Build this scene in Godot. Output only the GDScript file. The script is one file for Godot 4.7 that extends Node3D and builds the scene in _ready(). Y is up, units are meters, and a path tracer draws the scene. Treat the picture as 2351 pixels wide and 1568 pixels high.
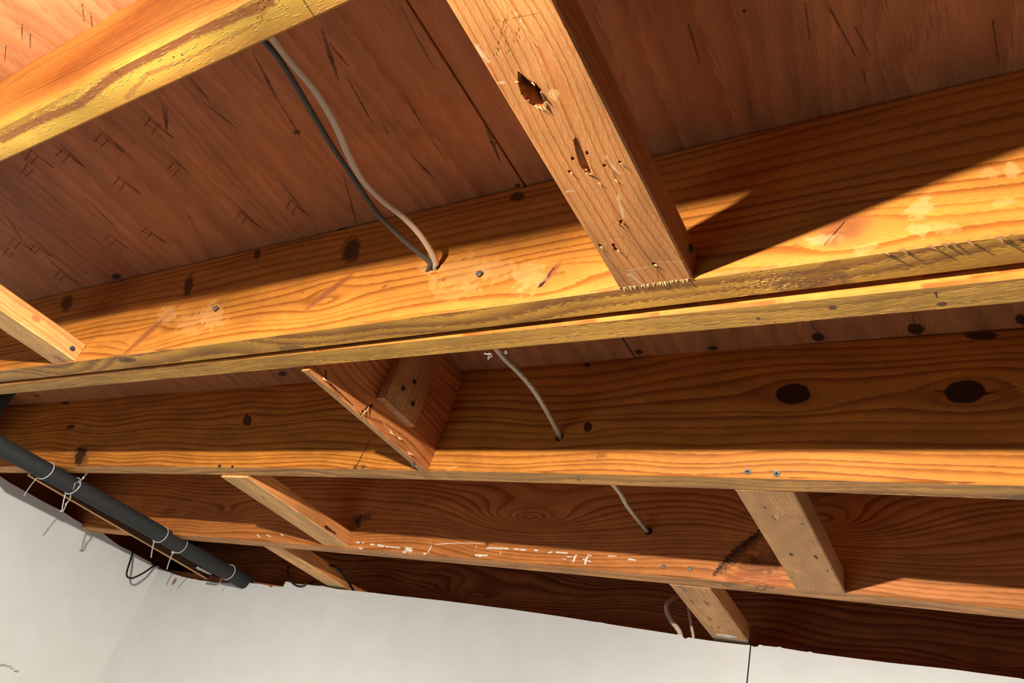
extends Node3D
# An open joist ceiling seen from below, lit by a work light that hangs near the first joist.
# Lengths are in "h" = the height of the joist bottoms above the camera (0.5 m); U turns them into metres.
# x runs along the joists, y up from the camera, z towards the viewer. The camera stands at (0, 1.9 m, 0).

const U := 0.5
const EYE := 1.9
const FOCAL := 1725.993
const CAM_X := Vector3(0.83429389, 0.27299496, -0.47898587)
const CAM_D := Vector3(-0.08254139, -0.79715638, -0.59810419)
const CAM_F := Vector3(-0.54510607, 0.53853083, -0.64252931)
const LAMP := Vector3(-1.12, 0.775, 0.43)
const WALL_Z := -3.38
const WALL_X := -5.438
const DECK_Y := 1.449

var rng := RandomNumberGenerator.new()
var fib := PackedByteArray()
var blot := PackedByteArray()
var noise := FastNoiseLite.new()
var names := {}
var mats := {}


# ---------------------------------------------------------------- the world's points
func ray(px: float, py: float) -> Vector3:
	return CAM_X * ((px - 1175.5) / FOCAL) + CAM_D * ((py - 784.0) / FOCAL) + CAM_F

func at_x(px: float, py: float, x: float) -> Vector3:
	var r := ray(px, py)
	return r * (x / r.x)

func at_y(px: float, py: float, y := 1.0) -> Vector3:
	var r := ray(px, py)
	return r * (y / r.y)

func at_z(px: float, py: float, z: float) -> Vector3:
	var r := ray(px, py)
	return r * (z / r.z)

func w(p: Vector3) -> Vector3:
	return p * U + Vector3(0, EYE, 0)


# ---------------------------------------------------------------- meshes
class Shape:
	var parts := {}
	var order := []
	var base := Vector3.ZERO

	func part(m: Material) -> Array:
		if not parts.has(m):
			parts[m] = [PackedVector3Array(), PackedVector3Array(), PackedVector2Array(), PackedInt32Array()]
			order.append(m)
		return parts[m]

	func vert(m: Material, p: Vector3, n: Vector3, uv := Vector2.ZERO) -> int:
		var s := part(m)
		s[0].append(p * 0.5 + Vector3(0, 1.9, 0) - base)
		s[1].append(n)
		s[2].append(uv)
		return s[0].size() - 1

	func tri(m: Material, a: Vector3, b: Vector3, c: Vector3, out := Vector3.ZERO, uvs := []) -> void:
		var g := (b - a).cross(c - a)
		var n := g.normalized() if out == Vector3.ZERO else out
		if out != Vector3.ZERO and g.length() > 0.0:
			n = g.normalized()
			if n.dot(out) < 0.0:
				n = -n
		var i := vert(m, a, n, uvs[0] if uvs else Vector2.ZERO)
		vert(m, b, n, uvs[1] if uvs else Vector2.ZERO)
		vert(m, c, n, uvs[2] if uvs else Vector2.ZERO)
		var x: PackedInt32Array = parts[m][3]
		if g.dot(n) > 0.0:
			x.append(i); x.append(i + 2); x.append(i + 1)
		else:
			x.append(i); x.append(i + 1); x.append(i + 2)

	func quad(m: Material, a: Vector3, b: Vector3, c: Vector3, d: Vector3, out: Vector3, uvs := [], flat := true) -> void:
		var g := (c - a).cross(d - b)
		var n := out
		if flat and g.length() > 1e-12:
			n = g.normalized()
			if n.dot(out) < 0.0:
				n = -n
		var i := vert(m, a, n, uvs[0] if uvs else Vector2.ZERO)
		vert(m, b, n, uvs[1] if uvs else Vector2.ZERO)
		vert(m, c, n, uvs[2] if uvs else Vector2.ZERO)
		vert(m, d, n, uvs[3] if uvs else Vector2.ZERO)
		var x: PackedInt32Array = parts[m][3]
		if g.dot(out) > 0.0:
			for k in [0, 2, 1, 0, 3, 2]: x.append(i + k)
		else:
			for k in [0, 1, 2, 0, 2, 3]: x.append(i + k)

	func box(m: Material, lo: Vector3, hi: Vector3) -> void:
		var c := (lo + hi) * 0.5
		var e := (hi - lo) * 0.5
		for ax in 3:
			for s in [-1.0, 1.0]:
				var n := Vector3.ZERO; n[ax] = s
				var t := Vector3.ZERO; t[(ax + 1) % 3] = e[(ax + 1) % 3]
				var q := Vector3.ZERO; q[(ax + 2) % 3] = e[(ax + 2) % 3]
				var o := c + n * e[ax]
				quad(m, o - t - q, o + t - q, o + t + q, o - t + q, n, [Vector2(0, 0), Vector2(1, 0), Vector2(1, 1), Vector2(0, 1)])

	# a tube along points, its radii one for each point
	func tube(m: Material, pts: Array, radii: Array, sides := 12, squash := 1.0, side_dir := Vector3.ZERO) -> void:
		var n := pts.size()
		var up := Vector3(0.13, 0.95, 0.29).normalized()
		var first := -1
		var run := 0.0
		for i in n:
			var t: Vector3 = (pts[mini(i + 1, n - 1)] - pts[maxi(i - 1, 0)]).normalized()
			if side_dir != Vector3.ZERO: up = side_dir
			var a := (up - t * up.dot(t)).normalized()
			up = a
			var b := t.cross(a)
			if i > 0: run += pts[i].distance_to(pts[i - 1])
			for k in sides + 1:
				var an := TAU * k / sides
				var d := a * cos(an) * squash + b * sin(an)
				var nn := (a * cos(an) / squash + b * sin(an)).normalized()
				var v := vert(m, pts[i] + d * radii[i], nn, Vector2(run * 4.0, float(k) / sides))
				if first < 0: first = v
		var x: PackedInt32Array = parts[m][3]
		for i in n - 1:
			for k in sides:
				var p := first + i * (sides + 1) + k
				var q := p + sides + 1
				x.append(p); x.append(q); x.append(p + 1)
				x.append(p + 1); x.append(q); x.append(q + 1)
		for e in [0, n - 1]:
			var dir: Vector3 = (pts[0] - pts[1]).normalized() if e == 0 else (pts[n - 1] - pts[n - 2]).normalized()
			for k in range(1, sides - 1):
				var s: Array = parts[m]
				var o: int = first + e * (sides + 1)
				var back := Vector3(0, 1.9, 0) - base
				tri(m, (s[0][o] - back) * 2.0, (s[0][o + k] - back) * 2.0, (s[0][o + k + 1] - back) * 2.0, dir)

	# a lathed head standing on p along n: profile of (radius, height)
	func lathe(m: Material, p: Vector3, n: Vector3, prof: Array, sides := 16) -> void:
		var a := n.cross(Vector3(0.31, 0.17, 0.93)).normalized()
		var b := n.cross(a)
		for i in prof.size() - 1:
			for k in sides:
				var a0 := TAU * k / sides
				var a1 := TAU * (k + 1) / sides
				var d0 := a * cos(a0) + b * sin(a0)
				var d1 := a * cos(a1) + b * sin(a1)
				var f: Vector2 = prof[i]
				var g: Vector2 = prof[i + 1]
				var mid := (d0 + d1) * 0.5
				var outw := (mid * (g.y - f.y) - n * (g.x - f.x))
				if outw.length() < 1e-9: outw = n
				quad(m, p + d0 * f.x + n * f.y, p + d1 * f.x + n * f.y, p + d1 * g.x + n * g.y, p + d0 * g.x + n * g.y, outw.normalized())

	func mesh() -> ArrayMesh:
		var am := ArrayMesh.new()
		for m in order:
			var s: Array = parts[m]
			if s[3].is_empty(): continue
			var arr := []
			arr.resize(Mesh.ARRAY_MAX)
			arr[Mesh.ARRAY_VERTEX] = s[0]
			arr[Mesh.ARRAY_NORMAL] = s[1]
			arr[Mesh.ARRAY_TEX_UV] = s[2]
			arr[Mesh.ARRAY_INDEX] = s[3]
			am.add_surface_from_arrays(Mesh.PRIMITIVE_TRIANGLES, arr)
			am.surface_set_material(am.get_surface_count() - 1, m)
		return am


func spline(pts: Array, per := 8) -> Array:
	var out := []
	var n := pts.size()
	for i in n - 1:
		var a: Vector3 = pts[maxi(i - 1, 0)]
		var b: Vector3 = pts[i]
		var c: Vector3 = pts[i + 1]
		var d: Vector3 = pts[mini(i + 2, n - 1)]
		for k in per:
			out.append(b.cubic_interpolate(c, a, d, float(k) / per))
	out.append(pts[n - 1])
	return out

func same(v: float, n: int) -> Array:
	var a := []
	a.resize(n)
	a.fill(v)
	return a


# ---------------------------------------------------------------- the tree of things
func numbered(called: String) -> String:
	if not names.has(called):
		names[called] = 0
		return called
	names[called] += 1
	return "%s_%03d" % [called, names[called]]

func thing(called: String, label: String, category: String, at: Vector3, group := "") -> Node3D:
	var o := Node3D.new()
	o.name = numbered(called)
	add_child(o)
	o.position = w(at)
	o.set_meta("label", label)
	o.set_meta("category", category)
	if group: o.set_meta("group", group)
	return o

func structure(called: String) -> Node3D:
	var o := Node3D.new()
	o.name = called
	add_child(o)
	o.set_meta("kind", "structure")
	return o

func origin_of(o: Node) -> Vector3:
	var v := Vector3.ZERO
	while o != self:
		v += o.position
		o = o.get_parent()
	return v

func shape_for(parent: Node) -> Shape:
	var s := Shape.new()
	s.base = origin_of(parent)
	return s

func put(parent: Node, called: String, s: Shape, label := "") -> MeshInstance3D:
	var o := MeshInstance3D.new()
	o.mesh = s.mesh()
	o.name = called
	parent.add_child(o, true)
	if label: o.set_meta("label", label)
	return o


# ---------------------------------------------------------------- materials
func plain(key: String, c: Color, rough := 0.7, metal := 0.0) -> StandardMaterial3D:
	if mats.has(key): return mats[key]
	var m := StandardMaterial3D.new()
	m.albedo_color = c
	m.roughness = rough
	m.metallic = metal
	mats[key] = m
	return m

func speckled(key: String, c0: Color, c1: Color, freq: float, tile: float, rough: float, bump: float) -> StandardMaterial3D:
	var m := StandardMaterial3D.new()
	var f := FastNoiseLite.new()
	f.frequency = freq
	f.seed = key.length() * 7
	f.fractal_octaves = 4
	var im := f.get_seamless_image(512, 512)
	im.convert(Image.FORMAT_L8)
	var d := im.get_data()
	var o := PackedByteArray()
	o.resize(d.size() * 3)
	for i in d.size():
		var c := c0.lerp(c1, d[i] / 255.0)
		o[i * 3] = c.r8; o[i * 3 + 1] = c.g8; o[i * 3 + 2] = c.b8
	m.albedo_texture = ImageTexture.create_from_image(Image.create_from_data(512, 512, false, Image.FORMAT_RGB8, o))
	if bump > 0.0:
		m.heightmap_enabled = true
		m.heightmap_texture = ImageTexture.create_from_image(im)
		m.heightmap_scale = bump
	m.uv1_triplanar = true
	m.uv1_scale = Vector3.ONE / tile
	m.roughness = rough
	return m


# ---------------------------------------------------------------- timber: one picture for each stretch of a board
class Tex:
	var W := 0
	var HF := 0
	var HB := 0
	var s0 := 0.0
	var s1 := 1.0
	var da := 1.0
	var db := 1.0
	var alb := PackedByteArray()
	var hgt := PackedByteArray()
	var blot: PackedByteArray

	func span(face: int) -> Array:
		return [0, HF, da] if face == 0 else [HF, HB, db]

	func dab(i: int, col: Color, k: float, hd: float) -> void:
		var j := i * 3
		alb[j] = clampi(int(lerpf(alb[j], col.r * 255.0, k)), 0, 255)
		alb[j + 1] = clampi(int(lerpf(alb[j + 1], col.g * 255.0, k)), 0, 255)
		alb[j + 2] = clampi(int(lerpf(alb[j + 2], col.b * 255.0, k)), 0, 255)
		hgt[i] = clampi(int(hgt[i] + hd * k), 0, 255)

	# an ellipse (c, along vectors u and v); soft edge, rough outline; rings > 0 draws growth rings in it
	func ell(face: int, c: Vector2, u: Vector2, v: Vector2, col: Color, k: float, hd := 0.0, soft := 0.3, rough := 0.0, rings := 0.0) -> void:
		var f := span(face)
		var sx := W / (s1 - s0)
		var sy: float = f[1] / f[2]
		var ex := absf(u.x) + absf(v.x)
		var ey := absf(u.y) + absf(v.y)
		var g := 1.0 + rough
		var x0 := maxi(0, int((c.x - ex * g - s0) * sx))
		var x1 := mini(W - 1, int((c.x + ex * g - s0) * sx) + 1)
		var y0 := maxi(0, int((c.y - ey * g) * sy))
		var y1 := mini(f[1] - 1, int((c.y + ey * g) * sy) + 1)
		var det := u.x * v.y - u.y * v.x
		if absf(det) < 1e-12: return
		for y in range(y0, y1 + 1):
			for x in range(x0, x1 + 1):
				var dx := x / sx + s0 - c.x
				var dy := y / sy - c.y
				var p := (dx * v.y - dy * v.x) / det
				var q := (u.x * dy - u.y * dx) / det
				var r := sqrt(p * p + q * q)
				if rough > 0.0:
					r += rough * (blot[(int(y / sy * 900.0) & 511) * 512 + (int((x / sx + s0) * 900.0) & 511)] - 128) / 110.0
				if r < 1.0:
					var a := k * smoothstep(1.0, 1.0 - soft, r)
					if rings > 0.0: a *= 0.72 + 0.28 * sin(r * rings)
					dab((y + f[0]) * W + x, col, a, hd)

	# a stroke from p to q, half as wide at its ends as w0, w1 say
	func stroke(face: int, p: Vector2, q: Vector2, w0: float, w1: float, col: Color, k: float, hd := 0.0, rough := 0.0) -> void:
		var f := span(face)
		var sx := W / (s1 - s0)
		var sy: float = f[1] / f[2]
		var ww := maxf(w0, w1)
		var x0 := maxi(0, int((minf(p.x, q.x) - ww - s0) * sx))
		var x1 := mini(W - 1, int((maxf(p.x, q.x) + ww - s0) * sx) + 1)
		var y0 := maxi(0, int((minf(p.y, q.y) - ww) * sy))
		var y1 := mini(f[1] - 1, int((maxf(p.y, q.y) + ww) * sy) + 1)
		var d := q - p
		var dd := maxf(d.length_squared(), 1e-12)
		for y in range(y0, y1 + 1):
			for x in range(x0, x1 + 1):
				var e := Vector2(x / sx + s0, y / sy) - p
				var t := clampf(e.dot(d) / dd, 0.0, 1.0)
				var ww2 := lerpf(w0, w1, t)
				if rough > 0.0:
					ww2 *= 1.0 + rough * (blot[(int(y / sy * 2400.0) & 511) * 512 + (int((x / sx + s0) * 2400.0) & 511)] - 128) / 90.0
				var r := (e - d * t).length()
				if r < ww2:
					dab((y + f[0]) * W + x, col, k * smoothstep(1.0, 0.45, r / ww2), hd)

	func material(rough: float, bump: float) -> StandardMaterial3D:
		var m := StandardMaterial3D.new()
		m.albedo_texture = ImageTexture.create_from_image(Image.create_from_data(W, HF + HB, false, Image.FORMAT_RGB8, alb))
		m.heightmap_enabled = true
		m.heightmap_texture = ImageTexture.create_from_image(Image.create_from_data(W, HF + HB, false, Image.FORMAT_L8, hgt))
		m.heightmap_scale = bump
		m.roughness = rough
		m.metallic_specular = 0.35
		return m


# grain of one face of one stretch. p: E, L (colours), k rings per h across, tilt, warp, freq, cath [[s, a, rs, ra, rings]], knots [[s, a, radius, stretch]], fibre, mottle, rough
func grain(t: Tex, face: int, p: Dictionary) -> void:
	var f := t.span(face)
	var H: int = f[1]
	var W := t.W
	var depth: float = f[2]
	var k: float = p.get("k", 60.0)
	var tilt: float = p.get("tilt", 0.0)
	var warp: float = p.get("warp", 0.02)
	var freq: float = p.get("freq", 1.0)
	var cath: Array = p.get("cath", [])
	var knots: Array = p.get("knots", [])
	var seed_: int = p.get("seed", 1)
	noise.seed = seed_
	noise.frequency = 1.0
	noise.fractal_octaves = 2
	var gw := W / 8 + 2
	var gh := H / 8 + 2
	var g := PackedFloat32Array()
	var mo := PackedFloat32Array()
	g.resize(gw * gh)
	mo.resize(gw * gh)
	var mott: float = p.get("mottle", 0.1)
	for y in gh:
		var a := y * 8.0 / H * depth
		for x in gw:
			var s := t.s0 + x * 8.0 / W * (t.s1 - t.s0)
			var v := a + tilt * s + warp * noise.get_noise_2d(s * freq, a * freq * 2.2 + 7.0) + warp * 0.12 * noise.get_noise_2d(s * freq * 2.6 + 30.0, a * freq * 9.0)
			for q in knots:
				var d: float = a - q[1]
				var ds: float = (s - q[0]) / q[3]
				var R2: float = q[2] * q[2]
				v -= d * R2 / (R2 * 0.6 + ds * ds + d * d)
			v *= k
			for q in cath:
				var ds2: float = (s - q[0]) / q[2]
				var da2: float = (a - q[1]) / q[3]
				v += q[4] * exp(-sqrt(ds2 * ds2 + da2 * da2 + 0.01))
			g[y * gw + x] = v + 2000.0
			mo[y * gw + x] = 1.0 + mott * (noise.get_noise_2d(s * 2.3 + 40.0, a * 9.0) + 0.5 * noise.get_noise_2d(s * 9.0 + 90.0, a * 16.0))
	# uneven ring widths and depths, 32 rings to a round
	var r := RandomNumberGenerator.new()
	r.seed = seed_ * 31 + face
	var lut := PackedFloat32Array()
	lut.resize(2048)
	var ends := []
	var total := 0.0
	for i in 32:
		total += r.randf_range(0.45, 1.5)
		ends.append(total)
	var at := 0
	var dark := r.randf_range(0.5, 1.0)
	var sharp: float = p.get("late", 0.45)
	for i in 2048:
		var z := i / 2048.0 * total
		while z > ends[at]:
			at += 1
			dark = r.randf_range(0.35, 1.0)
		var lo: float = 0.0 if at == 0 else ends[at - 1]
		var q: float = (z - lo) / (ends[at] - lo)
		lut[i] = dark * smoothstep(1.0 - sharp, 0.93, q) * (1.0 - smoothstep(0.95, 1.0, q)) + 0.12 * q
	var E: Color = p.E
	var L: Color = p.L
	var er := E.r * 255.0
	var eg := E.g * 255.0
	var eb := E.b * 255.0
	var dr := (L.r - E.r) * 255.0
	var dg := (L.g - E.g) * 255.0
	var dbl := (L.b - E.b) * 255.0
	var fa: float = p.get("fibre", 0.08) / 128.0
	var fj: float = p.get("jag", 0.05) / 128.0
	var rel: float = p.get("relief", 26.0)
	var fh: float = p.get("rough", 0.12)
	var ox := r.randi() & 2047
	var oy := r.randi() & 1023
	var alb := t.alb
	var hgt := t.hgt
	for y in H:
		var gy := y >> 3
		var fy := (y & 7) * 0.125
		var fr := ((y + oy) & 1023) << 11
		var i := (y + int(f[0])) * W
		for gx in W >> 3:
			var b := gy * gw + gx
			var p0 := lerpf(g[b], g[b + gw], fy)
			var dp := (lerpf(g[b + 1], g[b + gw + 1], fy) - p0) * 0.125
			var m0 := lerpf(mo[b], mo[b + gw], fy)
			var dm := (lerpf(mo[b + 1], mo[b + gw + 1], fy) - m0) * 0.125
			for q in 8:
				var fv := float(fib[fr + ((i + ox) & 2047)]) - 128.0
				var c := lut[int((p0 + fv * fj) * 64.0) & 2047]
				var m := m0 + fv * fa
				var j := i * 3
				alb[j] = clampi(int((er + dr * c) * m), 0, 255)
				alb[j + 1] = clampi(int((eg + dg * c) * m), 0, 255)
				alb[j + 2] = clampi(int((eb + dbl * c) * m), 0, 255)
				hgt[i] = clampi(int(128.0 - rel * c + fv * fh), 0, 255)
				p0 += dp
				m0 += dm
				i += 1
	t.alb = alb
	t.hgt = hgt


# A board: cut lists the stretches [s0, s1, width in pixels]; px_f, px_b the rows of the two faces that show
func timber(cut: Array, da: float, db: float, px_f: int, px_b: int, front: Dictionary, under: Dictionary) -> Dictionary:
	var segs := []
	for c in cut:
		var t := Tex.new()
		t.W = c[2]; t.HF = px_f; t.HB = px_b
		t.s0 = c[0]; t.s1 = c[1]; t.da = da; t.db = db
		t.blot = blot
		t.alb.resize(t.W * (px_f + px_b) * 3)
		t.hgt.resize(t.W * (px_f + px_b))
		grain(t, 0, front)
		grain(t, 1, under)
		segs.append(t)
	return {"segs": segs, "da": da, "db": db}

func b_ell(b: Dictionary, face: int, c: Vector2, u: Vector2, v: Vector2, col: Color, k: float, hd := 0.0, soft := 0.3, rough := 0.0, rings := 0.0) -> void:
	for t in b.segs:
		var e := absf(u.x) + absf(v.x)
		if c.x + e > t.s0 and c.x - e < t.s1: t.ell(face, c, u, v, col, k, hd, soft, rough, rings)

func b_stroke(b: Dictionary, face: int, p: Vector2, q: Vector2, w0: float, w1: float, col: Color, k: float, hd := 0.0, rough := 0.0) -> void:
	for t in b.segs:
		if maxf(p.x, q.x) + w0 > t.s0 and minf(p.x, q.x) - w0 < t.s1: t.stroke(face, p, q, w0, w1, col, k, hd, rough)

# planer and saw marks: short raised and torn dashes along the grain
func b_dashes(b: Dictionary, face: int, s0: float, s1: float, count: int, length: float, col: Color, k: float, hd: float) -> void:
	var depth: float = b.da if face == 0 else b.db
	for i in count:
		var p := Vector2(rng.randf_range(s0, s1), rng.randf_range(0.06, 0.94) * depth)
		var l := length * rng.randf_range(0.4, 1.4)
		b_stroke(b, face, p, p + Vector2(l, rng.randf_range(-0.0012, 0.0012)), 0.0014, 0.0008, col, k, hd * rng.randf_range(0.5, 1.2))

func finish(b: Dictionary, rough: float, bump: float) -> void:
	b.mat = []
	for t in b.segs: b.mat.append(t.material(rough, bump))


# The solid of a board: corner(s) is its near lower edge, ea runs across the first face (from the edge), eb through the second
func beam(s: Shape, b: Dictionary, corner: Callable, ea: Vector3, eb: Vector3, stations: Array, ch: float, extra := {}) -> void:
	var da: float = b.da
	var db: float = b.db
	var pits: Array = extra.get("pits", [])
	var disp = extra.get("disp")
	var sl := stations.duplicate()
	for t in b.segs:
		sl.append(t.s0); sl.append(t.s1)
	var al := [ch, da * 0.5, da - ch]
	for p in pits:
		for q in [-1.12, -1.0, -0.86, -0.6, -0.3, 0.0, 0.3, 0.6, 0.86, 1.0, 1.12]:
			sl.append(p[0] + q * p[2])
			al.append(p[1] + q * p[2])
	if disp != null:
		var st: float = extra.step
		for i in int((da - 2.0 * ch) / st): al.append(ch + i * st)
		var lo: float = extra.lo
		for i in int((extra.hi - lo) / st): sl.append(lo + i * st)
	sl.sort(); al.sort()
	var lo_s: float = stations[0]
	var hi_s: float = stations[stations.size() - 1]
	var ss := []
	for v in sl:
		if v >= lo_s and v <= hi_s and (ss.is_empty() or v - ss[-1] > 1e-4): ss.append(v)
	var aa := []
	for v in al:
		if v >= ch - 1e-6 and v <= da - ch + 1e-6 and (aa.is_empty() or v - aa[-1] > 1e-4): aa.append(v)
	var H: float = b.segs[0].HF + b.segs[0].HB
	var HF: float = b.segs[0].HF
	var HB: float = b.segs[0].HB
	var dirs: Vector3 = (corner.call(hi_s) - corner.call(lo_s)).normalized()
	var na := ea.normalized()
	var nb := eb.normalized()
	for i in ss.size() - 1:
		var p: float = ss[i]
		var q: float = ss[i + 1]
		var mid := (p + q) * 0.5
		var n := 0
		for j in b.segs.size():
			if mid > b.segs[j].s0: n = j
		var t: Tex = b.segs[n]
		var m: Material = b.mat[n]
		var u0 := 1.0 - absf(fposmod((p - t.s0) / (t.s1 - t.s0), 2.0) - 1.0)
		var u1 := 1.0 - absf(fposmod((q - t.s0) / (t.s1 - t.s0), 2.0) - 1.0)
		u0 = clampf(u0, 0.0008, 0.9992)
		u1 = clampf(u1, 0.0008, 0.9992)
		var c0: Vector3 = corner.call(p)
		var c1: Vector3 = corner.call(q)
		# first face
		for j in aa.size() - 1:
			var a0: float = aa[j]
			var a1: float = aa[j + 1]
			var v0 := clampf(a0 / da * HF / H, 0.6 / H, (HF - 0.6) / H)
			var v1 := clampf(a1 / da * HF / H, 0.6 / H, (HF - 0.6) / H)
			var d := [0.0, 0.0, 0.0, 0.0]
			var st := [[p, a0], [q, a0], [q, a1], [p, a1]]
			if disp != null:
				for z in 4: d[z] = disp.call(st[z][0], st[z][1])
			for pit in pits:
				for z in 4:
					if Vector2(st[z][0] - pit[0], st[z][1] - pit[1]).length() < pit[2] * 0.97: d[z] = maxf(d[z], pit[3])
			s.quad(m, c0 + ea * a0 + eb * d[0], c1 + ea * a0 + eb * d[1], c1 + ea * a1 + eb * d[2], c0 + ea * a1 + eb * d[3], -nb, [Vector2(u0, v0), Vector2(u1, v0), Vector2(u1, v1), Vector2(u0, v1)])
		# arris, second face, far arris, back, top, each in one piece across
		var rim := [[0.0, ch, ch, 0.0], [ch, 0.0, db - ch, 0.0], [db - ch, 0.0, db, ch], [db, ch, db, da - ch], [db, da - ch, db - ch, da], [db - ch, da, ch, da], [ch, da, 0.0, da - ch]]
		for z in rim.size():
			var e: Array = rim[z]
			var f0: Vector3 = c0 + eb * e[0] + ea * e[1]
			var f1: Vector3 = c1 + eb * e[0] + ea * e[1]
			var g1: Vector3 = c1 + eb * e[2] + ea * e[3]
			var g0: Vector3 = c0 + eb * e[2] + ea * e[3]
			var v0 := 0.0
			var v1 := 0.0
			if z == 0:
				v0 = 0.6 / H; v1 = ch / da * HF / H + 0.001
			elif z in [3]:
				v0 = e[1] / da * HF / H; v1 = e[3] / da * HF / H
			else:
				v0 = (HF + e[0] / db * HB) / H; v1 = (HF + e[2] / db * HB) / H
			v0 = clampf(v0, 0.6 / H, (H - 0.6) / H) if z in [0, 3] else clampf(v0, (HF + 0.6) / H, (H - 0.6) / H)
			v1 = clampf(v1, 0.6 / H, (H - 0.6) / H) if z in [0, 3] else clampf(v1, (HF + 0.6) / H, (H - 0.6) / H)
			var out: Vector3 = [-na - nb, -na, -na + nb, nb, na + nb, na, na - nb][z]
			s.quad(m, f0, f1, g1, g0, out.normalized(), [Vector2(u0, v0), Vector2(u1, v0), Vector2(u1, v1), Vector2(u0, v1)])
	for e in [[lo_s, -1.0], [hi_s, 1.0]]:
		var c: Vector3 = corner.call(e[0])
		var m: Material = b.mat[0]
		s.quad(m, c, c + ea * da, c + ea * da + eb * db, c + eb * db, dirs * e[1], [Vector2(0.1, 0.1), Vector2(0.1, 0.4), Vector2(0.13, 0.4), Vector2(0.13, 0.1)])


# ---------------------------------------------------------------- colours of old wood
const FACE := Color8(196, 122, 47)
const FACE_LATE := Color8(146, 79, 24)
const UNDER := Color8(208, 148, 56)
const UNDER_LATE := Color8(160, 102, 42)
const BLOCK := Color8(192, 130, 76)
const BLOCK_LATE := Color8(164, 100, 52)
const PLY := Color8(190, 122, 76)
const PLY_LATE := Color8(174, 106, 62)
const KNOT := Color8(58, 34, 20)
const SPIKE := Color8(140, 78, 42)
const MUD := Color8(206, 152, 92)
const TEAR_SHADE := Color8(84, 52, 34)  # torn grain together with the shade in its gaps


func nail_head(parent: Node, p: Vector3, n: Vector3, r: float, m: Material, called := "nail", label := "") -> void:
	var s := shape_for(parent)
	s.lathe(m, p, n, [Vector2(r, -0.001), Vector2(r, r * 0.22), Vector2(r * 0.86, r * 0.34), Vector2(0.0, r * 0.38)])
	put(parent, called, s, label)

func screw(parent: Node, p: Vector3, n: Vector3, r: float) -> void:
	var m := plain("screw", Color8(116, 112, 106), 0.45, 0.6)
	var dark := plain("screw_slot", Color8(26, 22, 20), 0.8)
	var s := shape_for(parent)
	s.lathe(m, p, n, [Vector2(r, -0.001), Vector2(r, r * 0.12), Vector2(r * 0.9, r * 0.22), Vector2(r * 0.66, r * 0.2), Vector2(0.0, r * 0.16)])
	var o := put(parent, "screw", s)
	var c := shape_for(parent)
	c.base = s.base
	for d in [[0.6, 0.16], [0.16, 0.6]]:
		c.box(dark, p + Vector3(-d[0] * r, -d[1] * r, r * 0.1), p + Vector3(d[0] * r, d[1] * r, r * 0.235))
	put(o, "cross_slot", c)

# a thin pointed sliver of wood, lifted from its face
func sliver(s: Shape, m: Material, a: Vector3, b: Vector3, wide: Vector3, thick: Vector3) -> void:
	var p := [a - wide, a + wide, a + thick, b]
	for f in [[0, 1, 3], [1, 2, 3], [2, 0, 3], [0, 2, 1]]:
		var c: Vector3 = (p[0] + p[1] + p[2] + p[3]) * 0.25
		var mid: Vector3 = (p[f[0]] + p[f[1]] + p[f[2]]) / 3.0
		s.tri(m, p[f[0]], p[f[1]], p[f[2]], mid - c)


func _ready() -> void:
	rng.seed = 20240
	# --- camera
	var cam := Camera3D.new()
	cam.name = "camera"
	cam.transform = Transform3D(Basis(CAM_X, -CAM_D, -CAM_F).orthonormalized(), Vector3(0, EYE, 0))
	cam.fov = rad_to_deg(2.0 * atan(784.0 / FOCAL))
	cam.near = 0.02
	cam.far = 30.0
	add_child(cam)
	cam.current = true
	# --- air and exposure: a closed room, no daylight
	var env := WorldEnvironment.new()
	env.name = "environment"
	var e := Environment.new()
	e.background_mode = Environment.BG_COLOR
	e.background_color = Color(0, 0, 0)
	e.tonemap_mode = Environment.TONE_MAPPER_LINEAR
	e.tonemap_exposure = 1.0
	e.sdfgi_enabled = true
	e.ssao_enabled = true
	e.ssil_enabled = true
	env.environment = e
	add_child(env)
	# --- the work light: spot beams added at the bulb to shape its spread
	for a in [[-72.0, -38.0, 7.0, 66.0], [-14.0, -40.0, 4.4, 66.0], [44.0, -38.0, 7.0, 66.0], [-82.0, 44.0, 2.6, 38.0], [-24.0, -66.0, 11.0, 40.0]]:
		add_beam(a[0], a[1], a[2], a[3])
	var glow := OmniLight3D.new()
	glow.name = "bulb_light"
	glow.light_color = Color(1.0, 0.985, 0.95)
	glow.light_energy = 0.17
	glow.light_size = 0.008
	glow.omni_range = 8.0
	glow.omni_attenuation = 2.0
	glow.shadow_enabled = true
	glow.position = w(LAMP)
	add_child(glow)

	# --- added cool fill for the shade, at an unseen window behind the viewer
	var cool_fill := AreaLight3D.new()
	cool_fill.name = "added_fill_light"
	cool_fill.area_size = Vector2(1.0, 0.9)
	cool_fill.light_color = Color(0.62, 0.84, 1.0)
	cool_fill.light_energy = 0.7
	cool_fill.area_range = 12.0
	cool_fill.area_attenuation = 2.0
	cool_fill.shadow_enabled = true
	add_child(cool_fill)
	cool_fill.position = w(Vector3(-2.2, -1.3, 2.93))

	textures()
	room()
	deck()
	joists()
	blocks()
	pipe_and_ties()
	cables()
	work_light()

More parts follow.
